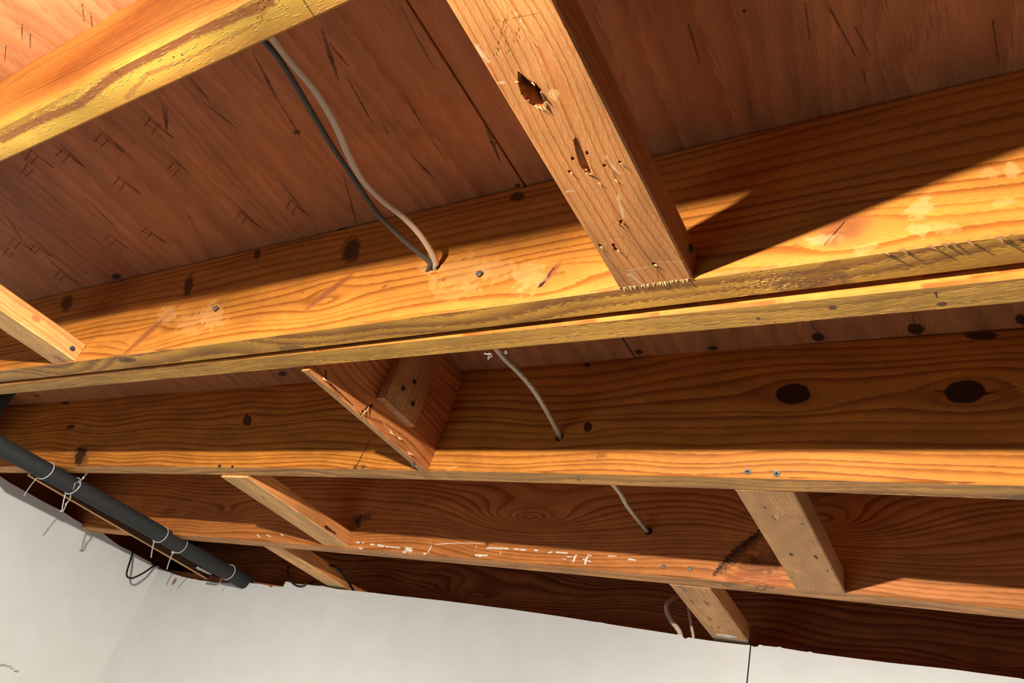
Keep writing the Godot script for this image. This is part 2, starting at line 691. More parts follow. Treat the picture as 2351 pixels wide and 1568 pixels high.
func add_beam(az: float, el: float, energy: float, half: float) -> void:
	var l := SpotLight3D.new()
	l.name = numbered("added_beam")
	l.light_color = Color(1.0, 0.985, 0.95)
	l.light_energy = energy
	l.light_size = 0.008
	l.spot_range = 8.0
	l.spot_attenuation = 2.0
	l.spot_angle = half
	l.spot_angle_attenuation = 1.0
	l.shadow_enabled = true
	add_child(l)
	var a := deg_to_rad(az)
	var b := deg_to_rad(el)
	var d := Vector3(sin(a) * cos(b), sin(b), -cos(a) * cos(b))
	l.position = w(LAMP)
	l.look_at_from_position(w(LAMP), w(LAMP) + d, Vector3(0, 0, 1) if absf(d.y) > 0.99 else Vector3.UP)

func textures() -> void:
	var f := FastNoiseLite.new()
	f.seed = 5
	f.frequency = 0.33
	f.fractal_octaves = 2
	var im := f.get_image(160, 1024)
	im.convert(Image.FORMAT_L8)
	im.resize(2048, 1024, Image.INTERPOLATE_CUBIC)
	fib = im.get_data()
	f.seed = 9
	f.frequency = 0.03
	f.fractal_octaves = 4
	im = f.get_seamless_image(512, 512)
	im.convert(Image.FORMAT_L8)
	blot = im.get_data()


# ---------------------------------------------------------------- room shell
func sheet(parent: Node, called: String, prof: Array, low: float, z: float, thick: float, m: Material, along_x := true) -> void:
	# a drywall sheet standing on low, its torn top edge following prof (along, y)
	var s := shape_for(parent)
	var core := plain("gypsum", Color8(196, 188, 176), 0.95)
	var P := func(u: float, y: float, d: float) -> Vector3: return Vector3(u, y, z - d) if along_x else Vector3(z - d, y, u)
	var nf := Vector3(0, 0, 1) if along_x else Vector3(1, 0, 0)
	for i in prof.size() - 1:
		var a: Vector2 = prof[i]
		var b: Vector2 = prof[i + 1]
		s.quad(m, P.call(a.x, low, 0), P.call(b.x, low, 0), P.call(b.x, b.y, 0), P.call(a.x, a.y, 0), nf)
		s.quad(m, P.call(a.x, low, thick), P.call(b.x, low, thick), P.call(b.x, b.y, thick), P.call(a.x, a.y, thick), -nf)
		s.quad(core, P.call(a.x, a.y, 0), P.call(b.x, b.y, 0), P.call(b.x, b.y, thick), P.call(a.x, a.y, thick), Vector3.UP)
	for k in [0, prof.size() - 1]:
		var a: Vector2 = prof[k]
		var out: Vector3 = (P.call(1, 0, 0) - P.call(0, 0, 0)) * (-1.0 if (k == 0) == (prof[0].x < prof[-1].x) else 1.0)
		s.quad(core, P.call(a.x, low, 0), P.call(a.x, a.y, 0), P.call(a.x, a.y, thick), P.call(a.x, low, thick), out)
	put(parent, called, s)

func torn(pts: Array, step: float, amp: float) -> Array:
	var out := []
	noise.seed = 77
	noise.fractal_octaves = 3
	for i in pts.size() - 1:
		var a: Vector2 = pts[i]
		var b: Vector2 = pts[i + 1]
		var n := maxi(1, int(absf(b.x - a.x) / step))
		for k in n:
			var p := a.lerp(b, float(k) / n)
			if k > 0: p.y += amp * (noise.get_noise_1d(p.x * 26.0) + 0.7 * noise.get_noise_1d(p.x * 90.0 + 50.0))
			out.append(p)
	out.append(pts[-1])
	return out

func room() -> void:
	var paint := speckled("paint", Color8(203, 199, 191), Color8(210, 206, 199), 0.012, 0.9, 0.75, 0.02)
	mats["paint"] = paint
	var far := structure("wall_far")
	var top := []
	for p in [[375, 1306], [395, 1316], [420, 1325], [440, 1329], [460, 1333], [490, 1337], [520, 1339], [545, 1340], [560, 1338], [566, 1342], [572, 1338], [600, 1341], [616, 1344], [622, 1349], [628, 1345], [650, 1347], [656, 1335], [668, 1337], [672, 1345], [684, 1345], [700, 1341], [712, 1343], [741, 1345], [780, 1353], [860, 1361], [1000, 1377], [1168, 1398], [1380, 1429], [1566, 1458]]:
		var v := at_z(p[0], p[1], WALL_Z)
		top.append(Vector2(v.x, v.y))
	var right := []
	for p in [[1566, 1458], [1570, 1465], [1576, 1466], [1580, 1463], [1640, 1472], [1722, 1481]]:
		var v := at_z(p[0], p[1], WALL_Z)
		right.append(Vector2(v.x, v.y))
	top[0].x = WALL_X
	var seam: float = right[-1].x
	var left_all := torn(top, 0.03, 0.004) + torn(right, 0.02, 0.003).slice(1)
	sheet(far, "drywall_sheet", left_all, -0.7, WALL_Z, 0.026, paint)
	var r2 := [Vector2(seam + 0.005, right[-1].y)]
	for p in [[1738, 1484], [1744, 1479], [1790, 1484], [1860, 1495], [2055, 1522], [2200, 1538], [2351, 1559]]:
		var v := at_z(p[0], p[1], WALL_Z)
		r2.append(Vector2(v.x, v.y))
	r2.append(Vector2(3.0, 1.01))
	sheet(far, "drywall_sheet", torn(r2, 0.012, 0.0075), -0.7, WALL_Z - 0.003, 0.026, paint)
	var dark_base := speckled("concrete", Color8(74, 79, 85), Color8(92, 97, 104), 0.02, 0.8, 0.95, 0.0)
	mats["concrete"] = dark_base
	var fw := shape_for(far)
	fw.box(dark_base, Vector3(-5.45, -3.8, -3.6), Vector3(3.1, -0.71, -3.36))  # unseen dark base added to cut light bounced into the bays
	put(far, "added_dark_base", fw)
	# the top plate behind the sheets
	var s := shape_for(far)
	s.box(plain("plate_wood", Color8(150, 92, 50), 0.8), Vector3(-5.8, 0.86, -3.95), Vector3(3.2, 0.968, -3.414))
	put(far, "top_plate", s)
	# lifted joint tape along the torn top
	s = shape_for(far)
	var tape := [[655, 1336, 657, 1350], [700, 1342, 700, 1358], [760, 1350, 760, 1367], [830, 1357, 830, 1378], [890, 1364, 890, 1385], [905, 1366, 905, 1376], [915, 1369, 915, 1371]]
	for i in tape.size() - 1:
		var q := []
		for p in [[tape[i][0], tape[i][1] + 1], [tape[i + 1][0], tape[i + 1][1] + 1], [tape[i + 1][2], tape[i + 1][3]], [tape[i][2], tape[i][3]]]:
			q.append(at_z(p[0], p[1], WALL_Z + 0.004))
		s.quad(paint, q[0], q[1], q[2], q[3], Vector3(0, 0, 1))
		s.quad(paint, q[3], q[2], q[2] - Vector3(0, 0.001, 0.005), q[3] - Vector3(0, 0.001, 0.005), Vector3(0, -1, 0.3))
	put(far, "joint_tape", s)
	# a brown chip in the paint
	s = shape_for(far)
	var chip := at_z(400, 1335, WALL_Z + 0.0015)
	for i in 7:
		var a0 := TAU * i / 7.0
		var a1 := TAU * (i + 1) / 7.0
		s.tri(plain("chip", Color8(140, 108, 88), 0.9), chip, chip + Vector3(cos(a0) * 0.02, sin(a0) * (0.02 + 0.006 * (i % 3)), 0), chip + Vector3(cos(a1) * 0.02, sin(a1) * (0.02 + 0.006 * ((i + 1) % 3)), 0), Vector3(0, 0, 1))
	put(far, "paint_chip", s, "small brown chip in the paint")

	var lw := structure("wall_left")
	top = []
	for p in [[0, 1093], [20, 1107], [70, 1135], [100, 1152], [140, 1172], [170, 1192], [185, 1200], [198, 1211], [206, 1199], [216, 1203], [224, 1216], [240, 1227], [270, 1250], [300, 1265], [345, 1290], [352, 1298], [375, 1305]]:
		var v := at_x(p[0], p[1], WALL_X)
		top.append(Vector2(v.z, v.y))
	top[-1] = Vector2(WALL_Z, top[-1].y)
	top.reverse()
	top.append(Vector2(3.0, 1.0))
	sheet(lw, "drywall_sheet", torn(top, 0.03, 0.006), -0.7, WALL_X, 0.026, paint, false)

	s = shape_for(lw)
	var smear := plain("smear", Color8(160, 148, 134), 0.9)
	for q in [[6, 1527, 11, 3], [20, 1530, 8, 2], [38, 1541, 7, 3], [28, 1535, 5, 2]]:
		var m0 := at_x(q[0], q[1], WALL_X + 0.0012)
		for i in 8:
			var a0 := TAU * i / 8.0
			var a1 := TAU * (i + 1) / 8.0
			s.tri(smear, m0, at_x(q[0] + cos(a0) * q[2], q[1] + sin(a0) * q[3], WALL_X + 0.001), at_x(q[0] + cos(a1) * q[2], q[1] + sin(a1) * q[3], WALL_X + 0.001), Vector3(1, 0, 0))
	put(lw, "scuff_mark", s, "grey scuff marks")

	s = shape_for(lw)
	s.box(dark_base, Vector3(-5.7, -3.8, -3.6), Vector3(-5.42, -0.71, 3.1))  # the same added dark base, below the left sheet
	put(lw, "added_dark_base", s)
	var shell := plain("shell", Color8(76, 82, 90), 0.9)
	var rest := {
		"wall_right": [Vector3(3.0, -3.8, -3.7), Vector3(3.2, DECK_Y, 3.2)],
		"wall_back": [Vector3(-5.9, -3.8, 3.0), Vector3(3.2, DECK_Y, 3.2)],
		"trim_1": [Vector3(-6.0, 0.85, -3.7), Vector3(-5.88, DECK_Y, 3.2)],
	}
	for k in rest:
		s = Shape.new()
		s.box(plain("plate_wood", Color.WHITE) if k == "trim_1" else shell, rest[k][0], rest[k][1])
		put(self, k, s).set_meta("kind", "structure")
	# unseen window added to carry the cool fill light
	var added_win := structure("added_window_1")
	s = shape_for(added_win)
	var glow_pane := StandardMaterial3D.new()
	glow_pane.albedo_color = Color(0.7, 0.75, 0.8)
	glow_pane.emission_enabled = true
	glow_pane.emission = Color(0.72, 0.86, 1.0)
	glow_pane.emission_energy_multiplier = 0.3
	s.box(glow_pane, Vector3(-3.2, -2.2, 2.975), Vector3(-1.2, -0.4, 2.99))
	put(added_win, "glow_pane", s)
	s = shape_for(added_win)
	var wf := plain("added_window_frame", Color8(225, 222, 216), 0.5)
	for q in [[-3.32, -2.32, -3.2, -0.28], [-1.2, -2.32, -1.08, -0.28], [-3.2, -2.32, -1.2, -2.2], [-3.2, -0.4, -1.2, -0.28], [-2.23, -2.2, -2.17, -0.4]]:
		s.box(wf, Vector3(q[0], q[1], 2.94), Vector3(q[2], q[3], 3.0))
	put(added_win, "frame", s)
	s = Shape.new()
	s.box(speckled("floorboards", Color8(104, 108, 112), Color8(120, 124, 128), 0.02, 1.3, 0.6, 0.0), Vector3(-6.0, -4.0, -3.7), Vector3(3.2, -3.8, 3.2))
	put(self, "floor", s).set_meta("kind", "structure")


# ---------------------------------------------------------------- plywood deck with staples poking through
func deck() -> void:
	var c := structure("ceiling")
	var seam := -1.052
	var pl := {"E": PLY, "L": PLY_LATE, "k": 16.0, "warp": 0.16, "freq": 0.4, "mottle": 0.10, "fibre": 0.10, "jag": 0.25, "relief": 34.0, "rough": 0.22, "seed": 41, "late": 0.7, "cath": [[0.0, 2.4, 0.5, 0.25, 5.0], [0.9, 1.1, 0.7, 0.16, 4.0]]}
	var pr := pl.duplicate()
	pr.seed = 57
	pr.cath = [[0.9, 0.9, 0.8, 0.2, 4.0]]
	# s = distance from the viewer, a = from the seam outwards
	var A := timber([[-0.3, 1.92, 1536]], 3.2, 0.04, 1536, 8, pl, pl)
	var B := timber([[-0.3, 1.92, 1280]], 1.6, 0.04, 1024, 8, pr, pr)
	var L := func(px: float, py: float) -> Vector2:
		var v := at_y(px, py, DECK_Y)
		return Vector2(-v.z, seam - v.x)
	var R := func(px: float, py: float) -> Vector2:
		var v := at_y(px, py, DECK_Y)
		return Vector2(-v.z, v.x - seam)
	# torn grain with the shade of its gaps painted in: [from, to, half width at the start, at the middle]
	for t in [[222, 288, 308, 366, 5], [375, 238, 384, 298, 5], [384, 246, 384, 298, 4], [437, 176, 480, 228, 5], [466, 232, 547, 296, 4], [582, 120, 640, 230, 6], [640, 230, 695, 318, 4], [740, 65, 778, 182, 7], [760, 100, 800, 150, 4], [140, 330, 192, 380, 5], [83, 418, 158, 486, 3], [193, 451, 272, 527, 4], [372, 337, 440, 402, 4], [510, 437, 599, 523, 4], [634, 402, 702, 487, 4], [0, 470, 55, 556, 4], [108, 518, 186, 585, 4], [195, 530, 236, 562, 4], [296, 515, 388, 558, 4], [104, 588, 165, 642, 5], [150, 625, 200, 660, 4], [0, 500, 110, 610, 2], [794, 169, 859, 286, 4], [870, 265, 900, 320, 2], [928, 210, 972, 290, 3], [972, 290, 1031, 374, 2], [944, 355, 1000, 410, 5], [790, 400, 822, 520, 4], [914, 0, 1000, 160, 2], [1000, 100, 1080, 230, 3], [1110, 270, 1150, 370, 6], [28, 372, 54, 410, 2], [420, 480, 450, 512, 3], [430, 490, 470, 560, 2]]:
		var p: Vector2 = L.call(t[0], t[1])
		var q: Vector2 = L.call(t[2], t[3])
		var k: float = 0.0011 * t[4]
		var m := p.lerp(q, 0.55)
		b_stroke(A, 0, p, m, k * 0.5, k * 1.2, TEAR_SHADE, 0.55, -40.0, 0.4)
		b_stroke(A, 0, m, q, k * 1.2, k * 0.3, TEAR_SHADE, 0.75, -60.0, 0.4)
	for t in [[966, 31, 9, 17, 0.85], [792, 530, 24, 10, 0.7], [268, 634, 13, 8, 0.85], [1190, 425, 8, 5, 0.8], [683, 302, 12, 6, 0.7], [880, 290, 60, 18, 0.10], [955, 305, 20, 12, 0.12], [650, 858, 12, 7, 0.8]]:
		var p: Vector2 = L.call(t[0], t[1])
		b_ell(A, 0, p, L.call(t[0] + t[2], t[1] - t[2] * 0.15) - p, L.call(t[0] + t[3] * 0.3, t[1] + t[3]) - p, KNOT, t[4], -20.0, 0.4, 0.15)
	for t in [[1465, 809, 10, 6], [1633, 801, 13, 5], [1876, 775, 17, 11], [2100, 757, 22, 14], [2342, 735, 16, 14]]:
		var p: Vector2 = R.call(t[0], t[1])
		b_ell(B, 0, p, R.call(t[0] + t[2], t[1] - t[2] * 0.05) - p, R.call(t[0] + t[3] * 0.2, t[1] + t[3]) - p, KNOT, 0.88, -20.0, 0.3, 0.1)
	for t in [[1577, 60, 1603, 145, 3], [1845, 10, 1856, 95, 2], [1960, 65, 1995, 130, 2], [1718, 235, 1722, 270, 2], [1980, 165, 1984, 190, 2], [2275, 50, 2290, 150, 2], [1900, 20, 1960, 130, 3], [1860, 745, 1876, 768, 3], [2094, 725, 2097, 745, 2]]:
		var p: Vector2 = R.call(t[0], t[1])
		var q: Vector2 = R.call(t[2], t[3])
		b_stroke(B, 0, p, q, 0.001 * t[4], 0.0006 * t[4], TEAR_SHADE, 0.7, -50.0, 0.3)
	b_ell(B, 0, R.call(1705, 27), Vector2(0.004, 0), Vector2(0, 0.004), KNOT, 0.9, -60.0)
	finish(A, 0.62, 0.16)
	finish(B, 0.62, 0.12)
	var st := []
	for i in 28: st.append(-3.2 + i * 0.265)
	var panels := []
	var s := shape_for(c)
	beam(s, A, func(z: float) -> Vector3: return Vector3(seam - 0.002, DECK_Y, -z), Vector3(-1, 0, 0), Vector3(0, 1, 0), st, 0.001)
	panels.append(put(c, "plywood_panel", s))
	s = shape_for(c)
	beam(s, B, func(z: float) -> Vector3: return Vector3(seam + 0.002, DECK_Y + 0.003, -z), Vector3(1, 0, 0), Vector3(0, 1, 0), st, 0.001)
	panels.append(put(c, "plywood_panel", s))
	for k in [[-6.0, seam - 3.204], [seam + 1.604, 3.2]]:
		s = shape_for(c)
		beam(s, A, func(z: float) -> Vector3: return Vector3(k[0], DECK_Y, -z), Vector3((k[1] - k[0]) / 3.2, 0, 0), Vector3(0, 1, 0), st, 0.001)
		panels.append(put(c, "plywood_panel", s))
	# staples: two wire prongs that came through beside the joists
	var wire := plain("staple_wire", Color8(150, 128, 108), 0.5, 0.5)
	var chip := plain("ply_sliver", Color8(184, 116, 72), 0.7)
	for t in [[355, 279], [241, 315], [152, 351], [71, 382], [406, 382], [282, 413], [343, 529], [260, 545], [561, 492], [675, 465], [41, 552], [27, 574], [86, 565], [143, 627], [62, 62], [200, 16], [6, 93], [80, 352]]:
		var p := at_y(t[0], t[1], DECK_Y)
		s = shape_for(panels[0])
		for k in [-0.5, 0.5]:
			var a := p + Vector3(-0.004, 0.002, -0.026 * k)
			var b := a + Vector3(0.003 * rng.randfn(), -0.036 - 0.008 * rng.randf(), 0.003 * rng.randfn())
			s.tube(wire, [a, a.lerp(b, 0.5), b], [0.0016, 0.0016, 0.0012], 6)
		put(panels[0], "staple", s)
		if rng.randf() < 0.75:
			s = shape_for(panels[0])
			sliver(s, chip, p + Vector3(0.004, -0.0015, -0.07), p + Vector3(-0.004, -0.011 - 0.01 * rng.randf(), 0.05), Vector3(0.006, 0, 0), Vector3(0, 0.003, 0))
			put(panels[0], "splinter", s)


# ---------------------------------------------------------------- joists
func line_y(c2: float, c1: float, c0: float, lo: float, hi: float) -> Callable:
	return func(x: float) -> float:
		var q := clampf(x, lo, hi)
		return c2 * q * q + c1 * q + c0

func joist(called: String, label: String, b: Dictionary, z: float, y_of: Callable, lean: float, pits := []) -> Node3D:
	var o := thing(called, label, "joist", Vector3(-1.4, 1.0, z), "parallel floor joists")
	var s := shape_for(o)
	var st := []
	for i in 38: st.append(-5.86 + i * 0.2394)
	beam(s, b, func(x: float) -> Vector3: return Vector3(x, y_of.call(x), z), Vector3(0, 1, -lean), Vector3(0, 0, -1), st, 0.0045, {"pits": pits})
	put(o, "timber", s)
	return o

func joists() -> void:
	var fr := {"E": FACE, "L": FACE_LATE, "k": 36.0, "warp": 0.05, "freq": 0.8, "mottle": 0.10, "fibre": 0.10, "seed": 3}
	var un := {"E": UNDER, "L": UNDER_LATE, "k": 22.0, "warp": 0.05, "freq": 0.9, "mottle": 0.12, "fibre": 0.14, "jag": 0.2, "seed": 4, "late": 0.8, "relief": 14.0, "rough": 0.12}
	var steel := plain("nail_steel", Color8(120, 112, 104), 0.45, 0.6)
	var rust := plain("nail_dark", Color8(52, 46, 40), 0.6, 0.3)
	var pale := Color8(208, 168, 96)

	# first joist, close to the lamp
	var f1 := fr.duplicate(); f1.merge({"k": 42.0, "seed": 11, "late": 0.6, "tilt": 0.012, "fibre": 0.12}, true); f1.L = Color8(170, 98, 36)
	var u1 := un.duplicate(); u1.E = Color8(220, 170, 70)
	u1.merge({"k": 14.0, "seed": 12, "warp": 0.03, "rough": 0.08, "fibre": 0.08}, true)
	var b := timber([[-2.6, -0.6, 2048]], 0.452, 0.0713, 256, 112, f1, u1)
	var y1 := line_y(0, 0, 1.0005, -3, 1)
	var FM := func(z: float, yf: Callable) -> Callable:
		return func(px: float, py: float) -> Vector2:
			var v := at_z(px, py, z)
			return Vector2(v.x, v.y - yf.call(v.x))
	var BM := func(z: float) -> Callable:
		return func(px: float, py: float) -> Vector2:
			var v := at_y(px, py, 1.0)
			return Vector2(v.x, z - v.z)
	var f: Callable = FM.call(-0.2505, y1)
	var u: Callable = BM.call(-0.2505)
	# a brown heart streak along the underside
	var band := [[0, 322], [90, 277], [180, 240], [270, 168], [360, 122], [430, 82], [500, 56], [560, 30], [620, 4]]
	for i in band.size() - 1:
		b_stroke(b, 1, u.call(band[i][0], band[i][1]), u.call(band[i + 1][0], band[i + 1][1]), 0.0115, 0.0115, Color8(150, 88, 46), 0.9, -8.0, 0.2)
	band = [[290, 225], [340, 170], [420, 140], [500, 100], [580, 60]]
	for i in band.size() - 1:
		b_stroke(b, 1, u.call(band[i][0], band[i][1]), u.call(band[i + 1][0], band[i + 1][1]), 0.006 if i < 2 else 0.004, 0.004, Color8(158, 100, 52), 0.55, -6.0, 0.5)
	for i in 60:
		var p: Vector2 = u.call(600 + rng.randfn() * 16, 20 + rng.randfn() * 18)
		b_ell(b, 1, p, Vector2(0.003, 0), Vector2(0, 0.002), UNDER_LATE, 0.6, rng.randf_range(-60, 40))
	b_dashes(b, 1, -2.3, -0.7, 420, 0.012, pale, 0.35, 85.0)
	b_stroke(b, 1, u.call(697, 2), u.call(722, 40), 0.0014, 0.0012, KNOT, 0.9, -60.0)
	for t in [[398, 132], [418, 127], [268, 169]]: b_ell(b, 1, u.call(t[0], t[1]), Vector2(0.0022, 0), Vector2(0, 0.002), KNOT, 0.9, -90.0)
	b_stroke(b, 0, f.call(130, 112), f.call(150, 103), 0.004, 0.001, Color8(120, 96, 70), 0.8, -40.0, 0.5)
	b_stroke(b, 0, f.call(165, 150), f.call(225, 108), 0.0015, 0.001, FACE_LATE, 0.6, -20.0)
	finish(b, 0.55, 0.14)
	joist("floor_joist", "brightest yellow joist across the upper left corner, a brown streak along its underside", b, -0.2505, y1, 0.0)

	# second joist, the long bright one
	var y2 := line_y(0.0022, 0.009, 1.0055, -3.8, 0.3)
	var f2 := fr.duplicate(); f2.merge({"k": 32.0, "warp": 0.035, "freq": 0.55, "seed": 21, "late": 0.5}, true)
	f = FM.call(-1.0551, y2)
	u = BM.call(-1.0551)
	var spikes := [[412, 690, 266, 832, 18], [806, 622, 690, 716, 14], [1288, 594, 1228, 668, 9], [1995, 492, 1872, 560, 26]]
	f2.knots = []
	for t in spikes:
		var p: Vector2 = f.call((t[0] + t[2]) * 0.5, (t[1] + t[3]) * 0.5)
		f2.knots.append([p.x + 0.01, p.y - 0.015, 0.05, 2.2])
	var u2 := un.duplicate(); u2.L = Color8(146, 90, 40)
	u2.merge({"k": 20.0, "seed": 22, "warp": 0.09, "freq": 0.7}, true)
	b = timber([[-4.4, -2.1, 1280], [-2.1, -0.9, 1536], [-0.9, 0.12, 2048]], 0.446, 0.0766, 320, 80, f2, u2)
	for t in spikes:
		var p: Vector2 = f.call(t[0], t[1])
		var q: Vector2 = f.call(t[2], t[3])
		var k: float = t[4] * 0.0015
		var sm := (p + q) * 0.5
		var su := (q - p) * 0.56
		var sv := Vector2(su.y, -su.x).normalized() * k
		b_ell(b, 0, sm, su * 1.1, sv * 2.0, Color8(176, 104, 48), 0.5, 0.0, 0.5, 0.15)
		b_ell(b, 0, sm, su, sv, SPIKE, 0.85, 12.0, 0.35, 0.12, 5.0)
	b_stroke(b, 0, f.call(1938, 506), f.call(1893, 560), 0.0012, 0.0018, Color8(40, 20, 12), 0.95, -90.0)
	b_stroke(b, 0, f.call(1270, 612), f.call(1240, 656), 0.002, 0.006, Color8(44, 26, 18), 0.95, -110.0, 0.5)
	b_ell(b, 0, f.call(1880, 550), Vector2(0.03, 0), Vector2(0, 0.02), Color8(204, 158, 104), 0.6, 0.0, 0.5, 0.4)
	# dark stains near the deck
	for t in [[425, 650, 13, 34], [798, 566, 26, 38], [145, 690, 16, 24], [1178, 440, 22, 14], [580, 575, 10, 16], [268, 632, 12, 8]]:
		var p: Vector2 = f.call(t[0], t[1])
		var q: Vector2 = f.call(t[0] + t[2], t[1] - t[2] * 0.12)
		var r: Vector2 = f.call(t[0] - t[3] * 0.1, t[1] + t[3])
		b_ell(b, 0, p, q - p, r - p, KNOT, 0.75, -10.0, 0.5, 0.25)
	# joint compound left on the face
	for t in [[484, 722, 34, 40, 0.75], [378, 718, 26, 26, 0.7], [432, 738, 40, 34, 0.5], [1060, 620, 80, 48, 0.5], [1130, 618, 60, 34, 0.55], [1212, 630, 46, 46, 0.72], [978, 612, 22, 20, 0.6], [990, 645, 12, 26, 0.6], [1040, 670, 60, 26, 0.35], [2112, 470, 34, 34, 0.9], [2112, 528, 30, 22, 0.75], [2170, 520, 40, 18, 0.5], [2320, 384, 24, 22, 0.85], [2262, 394, 34, 18, 0.6], [2300, 462, 26, 14, 0.6], [1985, 572, 30, 16, 0.55], [1930, 545, 20, 14, 0.4]]:
		var p: Vector2 = f.call(t[0], t[1])
		var q: Vector2 = f.call(t[0] + t[2], t[1] - t[2] * 0.12)
		var r: Vector2 = f.call(t[0], t[1] + t[3])
		b_ell(b, 0, p, q - p, r - p, MUD, t[4] * 0.8, 18.0, 0.4, 0.5)
	for t in [[955, 700, 2], [880, 655, 3], [895, 657, 2], [690, 668, 2], [1015, 640, 2]]: b_ell(b, 0, f.call(t[0], t[1]), Vector2(0.004 * t[2], 0), Vector2(0, 0.003 * t[2]), SPIKE, 0.8, 0.0, 0.5, 0.4)
	# underside: knots, torn grain, brown bands
	for t in [[672, 800, 34, 10], [1862, 652, 46, 16], [292, 825, 34, 6]]:
		var p: Vector2 = u.call(t[0], t[1])
		b_ell(b, 1, p, Vector2(0.0017 * t[2], 0), Vector2(0, 0.0026 * t[3]), Color8(120, 78, 44) if t[0] != 292 else KNOT, 0.85, 20.0, 0.3, 0.1, 9.0)
	for t in [[605, 795, 22, 8, 60], [1770, 655, 52, 18, 170]]:
		for i in t[4]:
			var p: Vector2 = u.call(t[0] + rng.randfn() * t[2], t[1] + rng.randfn() * t[3])
			b_ell(b, 1, p, Vector2(0.004, 0), Vector2(0, 0.0022), UNDER_LATE if i % 2 else pale, 0.6, rng.randf_range(-120, 90))
	b_stroke(b, 1, u.call(1920, 600), u.call(1868, 640), 0.012, 0.02, UNDER_LATE, 0.7, 0.0, 0.3)
	b_dashes(b, 1, -3.9, 0.1, 620, 0.016, pale, 0.3, 80.0)
	finish(b, 0.5, 0.14)
	var hole := at_z(998, 608, -1.0551)
	var j2 := joist("floor_joist", "long bright orange joist smeared with pale compound, below the big block with the hole", b, -1.0551, y2, 0.048, [[hole.x, hole.y - y2.call(hole.x), 0.013, 0.05]])
	for t in [[495, 708, 0.010], [1100, 628, 0.009]]:
		nail_head(j2, at_z(t[0], t[1], -1.055), Vector3(0, 0, 1), t[2], steel)
	# a strip of bark edge peeling along the lower arris at the right
	var s := shape_for(j2)
	var fuzz := plain("bark_fuzz", Color8(150, 104, 56), 0.9)
	for i in 11:
		var px := 2030 + i * 30 + rng.randf_range(-24, 24)
		var p := at_z(px, 581 - (px - 2016) * 0.134, -1.0545)
		sliver(s, fuzz, p + Vector3(0, 0.0015, 0.0), p + Vector3(rng.randf_range(0.004, 0.014), -rng.randf_range(0.001, 0.006), -rng.randf_range(0.002, 0.014)), Vector3(rng.randf_range(0.002, 0.005), 0, 0), Vector3(0, 0, -0.002))
	put(j2, "peeling_fibre", s).set_meta("kind", "stuff")

	# the thin plank hung behind it
	var ys := line_y(-0.0006, -0.0050, 0.9905, -3.9, 0.3)
	var fs := fr.duplicate(); fs.merge({"seed": 31}, true)
	var us := un.duplicate(); us.merge({"k": 46.0, "seed": 32, "warp": 0.05, "jag": 0.4, "late": 0.6, "relief": 36.0, "rough": 0.2}, true)
	us.E = Color8(202, 146, 62); us.L = Color8(162, 106, 46)
	b = timber([[-4.4, -1.7, 1280], [-1.7, 0.12, 2048]], 0.456, 0.070, 64, 96, fs, us)
	u = func(px: float, py: float) -> Vector2:
		var v := at_y(px, py, 0.991)
		return Vector2(v.x, -1.1445 - v.z)
	for t in [[745, 835, 20, 8], [415, 850, 16, 5]]:
		for i in 26:
			var p: Vector2 = u.call(t[0] + rng.randfn() * t[2], t[1] + rng.randfn() * t[3])
			b_ell(b, 1, p, Vector2(0.005, 0), Vector2(0, 0.002), UNDER_LATE, 0.6, rng.randf_range(-110, 40))
	for t in [[400, 848, 430, 858], [235, 870, 252, 876], [2148, 672, 2153, 684]]: b_stroke(b, 1, u.call(t[0], t[1]), u.call(t[2], t[3]), 0.003, 0.0015, KNOT, 0.75, -80.0, 0.3)
	for t in [[2161, 698, 6], [1912, 708, 6], [1740, 733, 4], [1182, 756, 3]]: b_ell(b, 1, u.call(t[0], t[1]), Vector2(0.0016 * t[2], 0), Vector2(0, 0.0012 * t[2]), KNOT, 0.7, -30.0, 0.4, 0.2)
	for i in 24:
		var p: Vector2 = u.call(1726 + rng.randfn() * 14, 742 + rng.randfn() * 7)
		b_ell(b, 1, p, Vector2(0.003, 0), Vector2(0, 0.001), MUD, 0.7, 20.0)
	b_dashes(b, 1, -4.0, 0.1, 900, 0.02, pale, 0.3, 75.0)
	finish(b, 0.55, 0.16)
	joist("plank_joist", "thin plank just behind the long bright joist, a narrow dark gap between them", b, -1.1445, ys, 0.0)

	# third joist
	var y3 := line_y(-0.0030, -0.0150, 0.9922, -5.2, 0.3)
	f = FM.call(-1.8775, y3)
	u = BM.call(-1.8775)
	var f3 := fr.duplicate(); f3.merge({"k": 36.0, "warp": 0.05, "seed": 43, "late": 0.6, "freq": 0.7}, true)
	var big := [[1820, 905, 42, 25], [2214, 900, 50, 28]]
	f3.knots = []
	f3.cath = []
	for t in big:
		var p: Vector2 = f.call(t[0], t[1])
		f3.knots.append([p.x, p.y, 0.05, 2.2])
	for t in [[567, 965], [1350, 981], [185, 1050], [1832, 770]]:
		var p: Vector2 = f.call(t[0], t[1])
		f3.knots.append([p.x, p.y, 0.024, 2.2])
	var u3 := un.duplicate(); u3.merge({"k": 24.0, "seed": 44, "warp": 0.06}, true); u3.E = Color8(214, 150, 72)
	b = timber([[-5.5, -2.3, 1280], [-2.3, 0.12, 2048]], 0.455, 0.0782, 320, 64, f3, u3)
	for t in big:
		var p: Vector2 = f.call(t[0], t[1])
		var q: Vector2 = f.call(t[0] + t[2], t[1] - t[2] * 0.08)
		var r: Vector2 = f.call(t[0] + t[3] * 0.1, t[1] + t[3])
		b_ell(b, 0, p, (q - p) * 1.55, (r - p) * 1.55, Color8(170, 96, 42), 0.55, 0.0, 0.25, 0.05)
		b_ell(b, 0, p, q - p, r - p, Color8(54, 28, 18), 0.95, 14.0, 0.12, 0.06)
